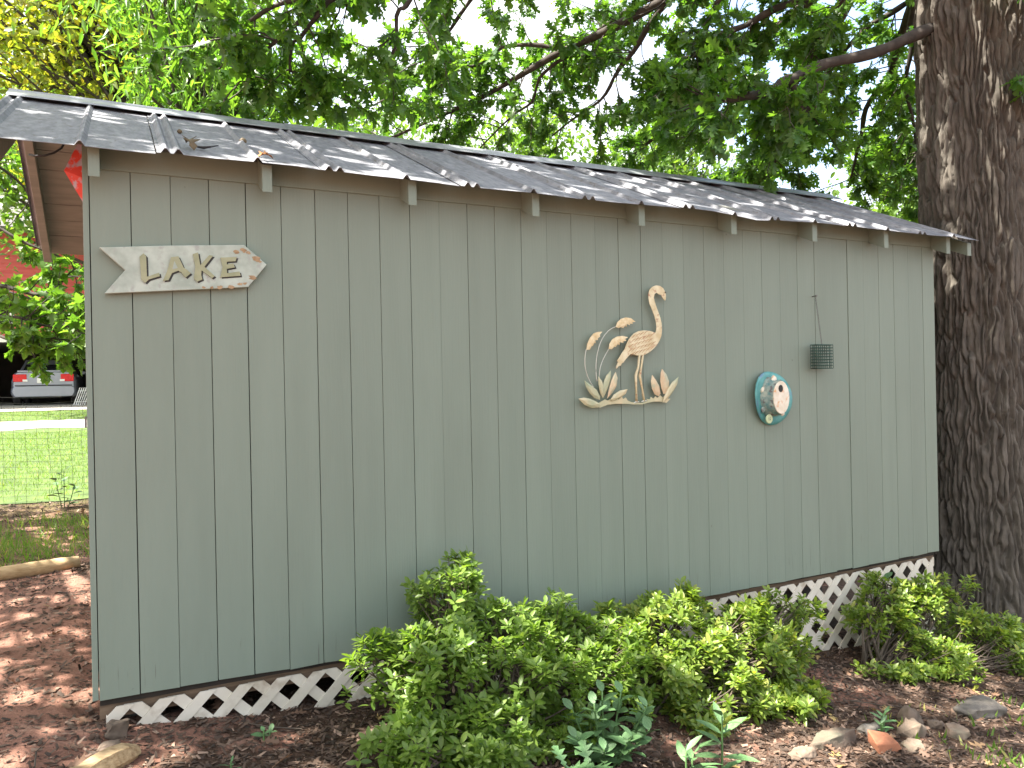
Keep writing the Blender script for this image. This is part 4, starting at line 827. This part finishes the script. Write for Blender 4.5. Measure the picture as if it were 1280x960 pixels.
leafy('lattice_vine', 'leafy green vine in front of the right end of the lattice', (4.30, -.10), [(.0, 0, .42), (.1, -.02, .36), (-.12, -.02, .46)], broad_me, .10, 9, 6)
leafy('rock_weed', 'small green weed between the rocks at the lower right', (3.18, -.87), [(.0, 0, .07), (.04, .02, .06), (-.04, -.02, .05)], narrow_me, .07, 10, 6)


# ------------------------------------------------------------------ ground cover
def scatter(n, xr, yr, r, dens=None):
    x = r.uniform(*xr, n); y = r.uniform(*yr, n)
    if dens is not None: k = dens(x, y) > r.random(n); x, y = x[k], y[k]
    return np.stack([x, y, ground_z(x, y)], -1)
rs = np.random.default_rng(77)
CHIP = (np.array([(-.5, 0, 0), (.5, .1, .0), (.4, 1, .1), (-.35, .9, .0), (0, .5, .3)]), np.array([(0, 1, 4), (1, 2, 4), (2, 3, 4), (3, 0, 4)]))
mulchy = lambda x, y: np.clip(1.0 - np.clip((-x + .15) * 1.2, 0, .6), .35, 1) * (fbm(np.stack([x * 2, y * 2, 0 * x], -1), 31) * 1.6)
p = scatter(90000, (-1.5, 6.2), (-1.7, .2), rs, mulchy); p2 = scatter(26000, (-1.6, -.02), (.25, 6.2), rs, lambda x, y: .45 * (fbm(np.stack([x * 2, y * 2, 0 * x], -1), 17) > .5) + .08 + .5 * (y > 4.9)); p = np.vstack([p, p2]); k = len(p)
sz = .008 + .034 * rs.random(k) ** 1.8; V = CHIP[0] * np.array((.38, 1, .4))
o = leafmesh('bark_mulch', (V, CHIP[1]), p + np.array((0, 0, .003)), rs.normal(size=(k, 3)) * np.array((1, 1, .25)), np.array((0, 0, 1.0)) + rs.normal(size=(k, 3)) * .35, sz, M['chip']); tag(o, 'shredded brown bark mulch over the shrub bed', 'mulch', kind='stuff')
p = scatter(620, (-1.4, 6.0), (-2.0, .1), rs); pb = scatter(150, (-1.5, -.05), (.1, 6), rs); p = np.vstack([p, pb]); k = len(p)
o = leafmesh('fallen_leaves', OAK, p + np.array((0, 0, .012)), rs.normal(size=(k, 3)) * np.array((1, 1, .25)), np.array((0, 0, 1.0)) + rs.normal(size=(k, 3)) * .45, rs.uniform(.035, .10, k), M['dryleaf']); tag(o, 'brown fallen leaves littering the ground', 'leaf litter', kind='stuff')
tw = MB()
for q in scatter(130, (-1.2, 5.8), (-1.8, -.05), rs):
    a = rs.random() * 6.28; l = rs.uniform(.05, .22); d = np.array((math.cos(a), math.sin(a), 0)) * l; e = q + d; m_ = q + d * .5 + rs.normal(size=3) * .012
    for w in (m_, e): w[2] = gz(w[0], w[1]) + .012
    q[2] += .01; tw.tube([q, m_, e], [.0032, .0028, .0015], 4)
tag(tw.build('ground_twigs', M['stem']), 'thin dry twigs lying on the mulch', 'twigs', kind='stuff')
BL = (np.array([(-.035, 0, 0), (.035, 0, 0), (.025, .55, .06), (-.025, .55, .06), (0, 1, .22)]), np.array([(0, 1, 2), (0, 2, 3), (3, 2, 4)]))
def grass(name, p, hmin, hmax, label, r, wide=1):
    k = len(p); V = BL[0] * np.array((wide, 1, 1))
    o = leafmesh(name, (V, BL[1]), p, np.array((0, 0, 1.0)) + r.normal(size=(k, 3)) * np.array((.45, .45, .1)), r.normal(size=(k, 3)) * np.array((1, 1, .1)) + 1e-3, r.uniform(hmin, hmax, k), M['grass']); return tag(o, label, 'grass', kind='stuff')
p = scatter(26000, (-3.4, .9), (6.2, 14.4), rs, lambda x, y: np.clip((y - 6) * .9, .15, 1)); pb = scatter(9000, (-5, 1), (17.7, 20.8), rs)
grass('lawn_grass', np.vstack([p, pb]), .03, .075, 'short sunlit lawn grass beyond the wire fence', rs, 1.6)
grass('verge_grass', scatter(5200, (-1.7, .05), (3.25, 5.2), rs, lambda x, y: np.clip(fbm(np.stack([x * 2.5, y * 2.5, 0 * x], -1), 3) * 2.2 - .5, 0, 1)), .04, .11, 'patchy grass between the timber edging and the fence', rs)
grass('corner_grass', scatter(1500, (3.2, 5.6), (-1.5, -.75), rs, lambda x, y: np.clip(fbm(np.stack([x * 4, y * 4, 0 * x], -1), 13) * 2.4 - .95, 0, 1)), .025, .06, 'low green weeds among the rocks at the lower right', rs, 3.5)

# ------------------------------------------------------------------ rocks, brick, timbers
def rock(label, x, y, r, mat, seed, name='rock', cat='rock', sink=.5, grp='loose rocks edging the bed'):
    import bmesh
    q = np.random.default_rng(seed + 50); bm = bmesh.new(); c = np.array((x, y, gz(x, y) + r[2] * (1 - 2 * sink) * .9))
    for _ in range(22):
        d = unit(q.normal(size=3)); d = np.sign(d) * np.abs(d) ** .75; bm.verts.new(tuple(c + d * np.array(r) * q.uniform(.85, 1.1)))
    bmesh.ops.convex_hull(bm, input=bm.verts); me = bpy.data.meshes.new(name); bm.to_mesh(me); bm.free()
    o = obj(name, me, mat, smooth=True, bevel=min(r) * .15); s = o.modifiers.new('s', 'SUBSURF'); s.levels = s.render_levels = 2
    tx = bpy.data.textures.new('rock_noise', 'CLOUDS'); tx.noise_scale = min(r) * .8; dm = o.modifiers.new('d', 'DISPLACE'); dm.texture = tx; dm.strength = min(r) * .55; dm.texture_coords = 'GLOBAL'
    return tag(o, label, cat, grp)
rock('upright brown rock, highest of the heap at the lower right', 3.40, -.84, (.075, .055, .08), M['rock'], 1)
rock('pale tan rock in front of the upright brown one', 3.28, -.93, (.085, .06, .06), M['rock'], 2)
rock('small pinkish rock right of the upright brown one', 3.50, -.90, (.05, .04, .04), M['rock'], 3)
rock('rounded tan rock at the right end of the heap', 3.50, -1.0, (.07, .05, .045), M['rock'], 4)
rock('long flat grey rock behind the heap at the right edge', 3.92, -.82, (.20, .10, .06), M['greyrock'], 5)
rock('low tan rock at the bottom edge of the heap', 3.18, -1.02, (.055, .05, .03), M['rock'], 6)
rock('long pale rock left of the broken orange brick', 2.86, -.88, (.15, .06, .05), M['rock'], 7)
rock('dark grey stone behind the broken orange brick', 3.12, -.84, (.06, .05, .04), M['greyrock'], 8)
rock('tan stone against the left end of the lattice', .07, -.06, (.042, .035, .045), M['rock'], 9, sink=.2)
rock('flat pink stone below the tan stone at the shed corner', .05, -.14, (.05, .04, .022), M['rock'], 12)
rock('half buried pale stone left of the long pale rock', 2.62, -.92, (.07, .05, .035), M['rock'], 14)
x, y = 3.02, -.99; zg = gz(x, y)
o = MB().hexa([(x - .06, y - .035, zg + .0), (x + .085, y - .045, zg - .015), (x + .095, y + .035, zg + .0), (x - .035, y + .045, zg + .02), (x - .075, y - .03, zg + .05), (x + .055, y - .04, zg + .03), (x + .07, y + .03, zg + .045), (x - .05, y + .035, zg + .085)]).build('broken_brick', M['brick'], bevel=.006); tag(o, 'broken orange brick lying among the rocks', 'brick')
a = np.array((-1.15, 2.72, 0)); b = np.array((-.20, 2.98, 0)); pts = [a + (b - a) * t for t in np.linspace(0, 1, 9)]
for q in pts: q[2] = gz(q[0], q[1]) + .038
o = MB().tube(pts, [.05, .052, .05, .053, .05, .051, .052, .05, .04], 14).build('edging_timber', M['timber'], smooth=True); tag(o, 'pale rounded landscape timber edging the red clay at the left', 'timber')
a = np.array((-.16, -.47, 0)); b = np.array((.13, -.22, 0)); pts = [a + (b - a) * t + np.array((0, 0, 0)) for t in np.linspace(0, 1, 8)]; rl = random.Random(2)
for q in pts: q[2] = gz(q[0], q[1]) + .012 + rl.uniform(-.004, .004)
o = MB().tube(pts, [.03, .045, .05, .046, .05, .05, .045, .025], 7).build('split_log', M['logwood']); tag(o, 'piece of split weathered log at the bottom left before the corner', 'log')

# ------------------------------------------------------------------ fence, house, car
fn = empty('wire_fence', (-1.5, 5.95, gz(-1.5, 5.95)), 'thin black wire mesh fence between the bed and the lawn', 'fence')
fw_ = MB(); zt = 1.12; r6 = np.random.default_rng(6); FY = 5.95
us = np.arange(-4.2, .6, .1)
bend = lambda u, z: (u + .012 * math.sin(z * 9 + u * 3), FY + .02 * math.sin(u * 4 + z * 3), z + .014 * math.sin(u * 5.3 + z * 2))
for u in us: fw_.tube([bend(u, z) for z in np.linspace(gz(u, FY) - .01, zt, 6)], .0013, 3, cap=False)
for z in np.arange(-.02, zt + .01, .06): fw_.tube([bend(u, z) for u in np.linspace(-4.2, .55, 24)], .0013, 3, cap=False)
fw_.build('wire_mesh', M['cable'], fn)
for u in (-4.2, -2.1, .55): MB().tube([(u, FY + .02, gz(u, FY) - .1), (u, FY + .02, zt + .06)], .018, 8).build('post', M['steel'], fn)

HV = 22.6; hz = gz(-2, HV); H = empty('red_house', (-2, HV, hz), 'red lap sided house with white trim and an open carport, behind the lawn', 'house')
hx0, hx1 = -9.5, 1.6; ox0, ox1 = -5.2, .9; oz = 2.62
nb = 26; zb0 = oz + .16; bh = .115
for k in range(nb):
    z = zb0 + k * bh
    if z < 3.85 and z + bh > 3.1:
        spans = [(hx0, -3.85), (-2.70, hx1)]
    else: spans = [(hx0, hx1)]
    for a, b in spans:
        MB().hexa([(a, HV - .022, z), (b, HV - .022, z), (b, HV, z), (a, HV, z), (a, HV - .006, z + bh), (b, HV - .006, z + bh), (b, HV, z + bh), (a, HV, z + bh)]).build('siding_board', M['redsiding'], H)
MB().box((hx0, HV - .03, oz), (hx1, HV, oz + .155)).build('header_trim', M['white'], H)
for a, b in ((hx0, ox0), (ox1, hx1)): MB().box((a, HV - .01, hz - .1), (b, HV, oz)).build('lower_wall', M['redsiding'], H)
ztop = zb0 + nb * bh
MB().box((hx0, HV + .005, oz + .02), (hx1, HV + .15, ztop)).build('upper_wall', M['redsiding'], H)
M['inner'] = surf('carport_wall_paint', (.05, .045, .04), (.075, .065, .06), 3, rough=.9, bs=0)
MB().box((hx0, HV + 7, hz - .1), (hx1, HV + 7.2, ztop)).build('back_wall', M['inner'], H)
MB().box((hx0, HV + .16, hz - .1), (hx0 + .2, HV + 7, ztop)).build('side_wall', M['inner'], H); MB().box((hx1 - .2, HV + .16, hz - .1), (hx1, HV + 7, ztop)).build('side_wall', M['inner'], H)
MB().box((hx0 + .2, HV + .16, oz + .03), (hx1 - .2, HV + 7, oz + .13)).build('carport_ceiling', M['inner'], H)
MB().box((ox0, HV + .02, hz - .1), (ox0 + .14, HV + .16, oz)).build('post', M['white'], H)
MB().hexa([(hx0 - .4, HV - .5, ztop - .1), (hx1 + .4, HV - .5, ztop - .1), (hx1 + .4, HV + 3.6, ztop + 2), (hx0 - .4, HV + 3.6, ztop + 2), (hx0 - .4, HV - .5, ztop + .05), (hx1 + .4, HV - .5, ztop + .05), (hx1 + .4, HV + 3.6, ztop + 2.15), (hx0 - .4, HV + 3.6, ztop + 2.15)]).build('roof', M['roofing'], H)
MB().hexa([(hx0 - .4, HV + 3.601, ztop + 2), (hx1 + .4, HV + 3.601, ztop + 2), (hx1 + .4, HV + 7.6, ztop - .1), (hx0 - .4, HV + 7.6, ztop - .1), (hx0 - .4, HV + 3.601, ztop + 2.15), (hx1 + .4, HV + 3.601, ztop + 2.15), (hx1 + .4, HV + 7.6, ztop + .05), (hx0 - .4, HV + 7.6, ztop + .05)]).build('roof', M['roofing'], H)
wz0, wz1 = 3.1, 3.86
w = MB().box((-3.78, HV - .01, wz0 + .06), (-2.80, HV - .004, wz1 - .06)).build('window', M['glass'], H)
for a, b in (((-3.86, HV - .04, wz0), (-3.77, HV - .004, wz1)), ((-2.80, HV - .04, wz0), (-2.69, HV - .004, wz1)), ((-3.77, HV - .04, wz0), (-2.80, HV - .004, wz0 + .08)), ((-3.77, HV - .04, wz1 - .08), (-2.80, HV - .004, wz1)), ((-3.77, HV - .03, 3.46), (-2.80, HV - .012, 3.50))): MB().box(a, b).build('frame', M['white'], w)

# silver car, tail towards the camera
cg = gz(-2.06, 23.3) + .03; car = empty('parked_car', (-2.05, 23.2, cg), 'silver sedan parked tail out in the dark carport', 'car')
def ring(y, hw_, zb, zm, zt_, hwt): return [(-hw_ * .92, y, zb), (-hw_, y, zb + .12), (-hw_, y, zm), (-hwt, y, zt_ - .03), (-hwt * .9, y, zt_), (0, y, zt_ + .015), (hwt * .9, y, zt_), (hwt, y, zt_ - .03), (hw_, y, zm), (hw_, y, zb + .12), (hw_ * .92, y, zb)]
CY, CX = 23.2, -2.05
def loft(rings, name, mat, par):
    V = []; n = len(rings[0])
    for r_ in rings: V += [(x + CX, y + CY, z + cg) for x, y, z in r_]
    F = [(k * n + j, k * n + (j + 1) % n, (k + 1) * n + (j + 1) % n, (k + 1) * n + j) for k in range(len(rings) - 1) for j in range(n)]
    F += [tuple(range(n - 1, -1, -1)), tuple((len(rings) - 1) * n + j for j in range(n))]
    return MB().add(V, [f[::-1] for f in F]).build(name, mat, par, smooth=False, bevel=.015)
loft([ring(.02, .76, .42, .66, .97, .70), ring(.14, .82, .30, .72, .99, .74), ring(.6, .85, .22, .78, .99, .76), ring(1.4, .86, .20, .82, .96, .80), ring(3.0, .86, .20, .82, .93, .80), ring(3.9, .84, .22, .74, .86, .74), ring(4.35, .74, .30, .60, .70, .62)], 'body', M['car'], car)
loft([ring(.0 - .02, .78, .26, .46, .56, .76), ring(.1, .84, .24, .48, .57, .81)], 'bumper', M['car'], car)
cab = loft([[(-.70, .72, .98), (-.70, .73, 1.0), (.70, .73, 1.0), (.70, .72, .98)], [(-.56, 1.25, .98), (-.56, 1.25, 1.38), (.56, 1.25, 1.38), (.56, 1.25, .98)], [(-.56, 2.3, .95), (-.56, 2.3, 1.42), (.56, 2.3, 1.42), (.56, 2.3, .95)], [(-.72, 3.1, .92), (-.72, 3.1, .97), (.72, 3.1, .97), (.72, 3.1, .92)]], 'cabin', M['car'], car)
def quad(pts, name, mat, par): return MB().add([(x + CX, y + CY, z + cg) for x, y, z in pts], [(0, 1, 2, 3)]).build(name, mat, par)
q = quad([(-.60, .755, 1.035), (.60, .755, 1.035), (.50, 1.215, 1.345), (-.50, 1.215, 1.345)], 'rear_window', M['glass'], car); q.modifiers.new('t', 'SOLIDIFY').thickness = .02
for s in (-1, 1):
    MB().box((CX + s * .60 - .17, CY - .012, cg + .70), (CX + s * .60 + .17, CY + .06, cg + .92)).build('taillight', M['tail'], car, bevel=.02)
    MB().box((CX + s * .47 - .06, CY - .018, cg + .705), (CX + s * .47 + .06, CY + .02, cg + .765)).build('reverse_light', M['white'], car)
    MB().box((CX + s * .72 - .1, CY + .9, cg + .98), (CX + s * .72 + .1, CY + .95, cg + 1.1)) if False else None
    for y in (.75, 3.4):
        m = MB().tube([(CX + s * .66, CY + y, cg + .30), (CX + s * .84, CY + y, cg + .30)], .30, 20).build('wheel', M['tyre'], car)
        MB().tube([(CX + s * .842, CY + y, cg + .30), (CX + s * .85, CY + y, cg + .30)], .19, 16).build('rim', M['steel'], m)
    MB().box((CX + s * .90 - .08, CY + 2.75, cg + .95), (CX + s * .90 + .08, CY + 2.85, cg + 1.06)).build('wing_mirror', M['car'], car, bevel=.02)
MB().box((CX - .17, CY - .014, cg + .66), (CX + .17, CY + .03, cg + .82)).build('number_plate', M['white'], car)
MB().box((CX - .72, CY - .024, cg + .575), (CX + .72, CY + .05, cg + .60)).build('bumper_seam', M['cable'], car)
MB().box((CX - .66, CY + .0, cg + .985), (CX + .66, CY + .16, cg + 1.035)).build('spoiler', M['car'], car, bevel=.012)
MB().tube([(CX + .4, CY - .01, cg + .26), (CX + .4, CY + .4, cg + .26)], .03, 10).build('exhaust_pipe', M['steel'], car)
# pale slatted chair folded beside the car
fc = empty('folded_chair', (-1.05, 22.95, gz(-1.05, 22.95) + .03), 'pale folded slatted chair leaning in the carport right of the car', 'chair'); bz0 = gz(-1.05, 22.95) + .03
for k in range(6): MB().tube([(-1.28 + .055 * k, 22.9 + .01 * k, bz0), (-1.12 + .055 * k, 23.15, bz0 + .52)], .014, 6).build('slat', M['white'], fc)
for z in (.1, .42): MB().tube([(-1.28 + .3 * z, 22.9 + .5 * z, bz0 + z), (-.95 + .3 * z, 22.9 + .5 * z, bz0 + z)], .012, 6).build('crossbar', M['white'], fc)
# white clapboard house glimpsed right of the oak
wx, wy = 17.2, 11.0; wh = empty('white_house', (wx, wy, gz(wx, wy)), 'white clapboard house glimpsed right of the oak trunk', 'house'); wb = gz(wx, wy)
for k in range(24): MB().hexa([(wx, wy - .03, wb + .14 * k), (wx + 6, wy - .03, wb + .14 * k), (wx + 6, wy, wb + .14 * k), (wx, wy, wb + .14 * k), (wx, wy - .008, wb + .14 * k + .14), (wx + 6, wy - .008, wb + .14 * k + .14), (wx + 6, wy, wb + .14 * k + .14), (wx, wy, wb + .14 * k + .14)]).build('siding_board', M['white'], wh)
MB().box((wx, wy + .002, wb - .2), (wx + 6, wy + 5, wb + 3.36)).build('wall', M['white'], wh)
MB().add([(wx - .3, wy - .4, wb + 3.3), (wx + 6.3, wy - .4, wb + 3.3), (wx + 6.3, wy + 2.5, wb + 4.9), (wx - .3, wy + 2.5, wb + 4.9), (wx + 6.3, wy + 5.4, wb + 3.3), (wx - .3, wy + 5.4, wb + 3.3)], [(0, 1, 2, 3), (3, 2, 4, 5), (0, 3, 5), (1, 4, 2)]).build('roof', M['roofing'], wh)
for x in (wx + .9, wx + 3.5):
    w = MB().box((x, wy - .05, wb + 1.1), (x + 1, wy - .035, wb + 2.5)).build('window', M['glass'], wh)
    MB().box((x - .08, wy - .06, wb + 2.5), (x + 1.08, wy - .034, wb + 2.6)).build('frame', M['white'], w)
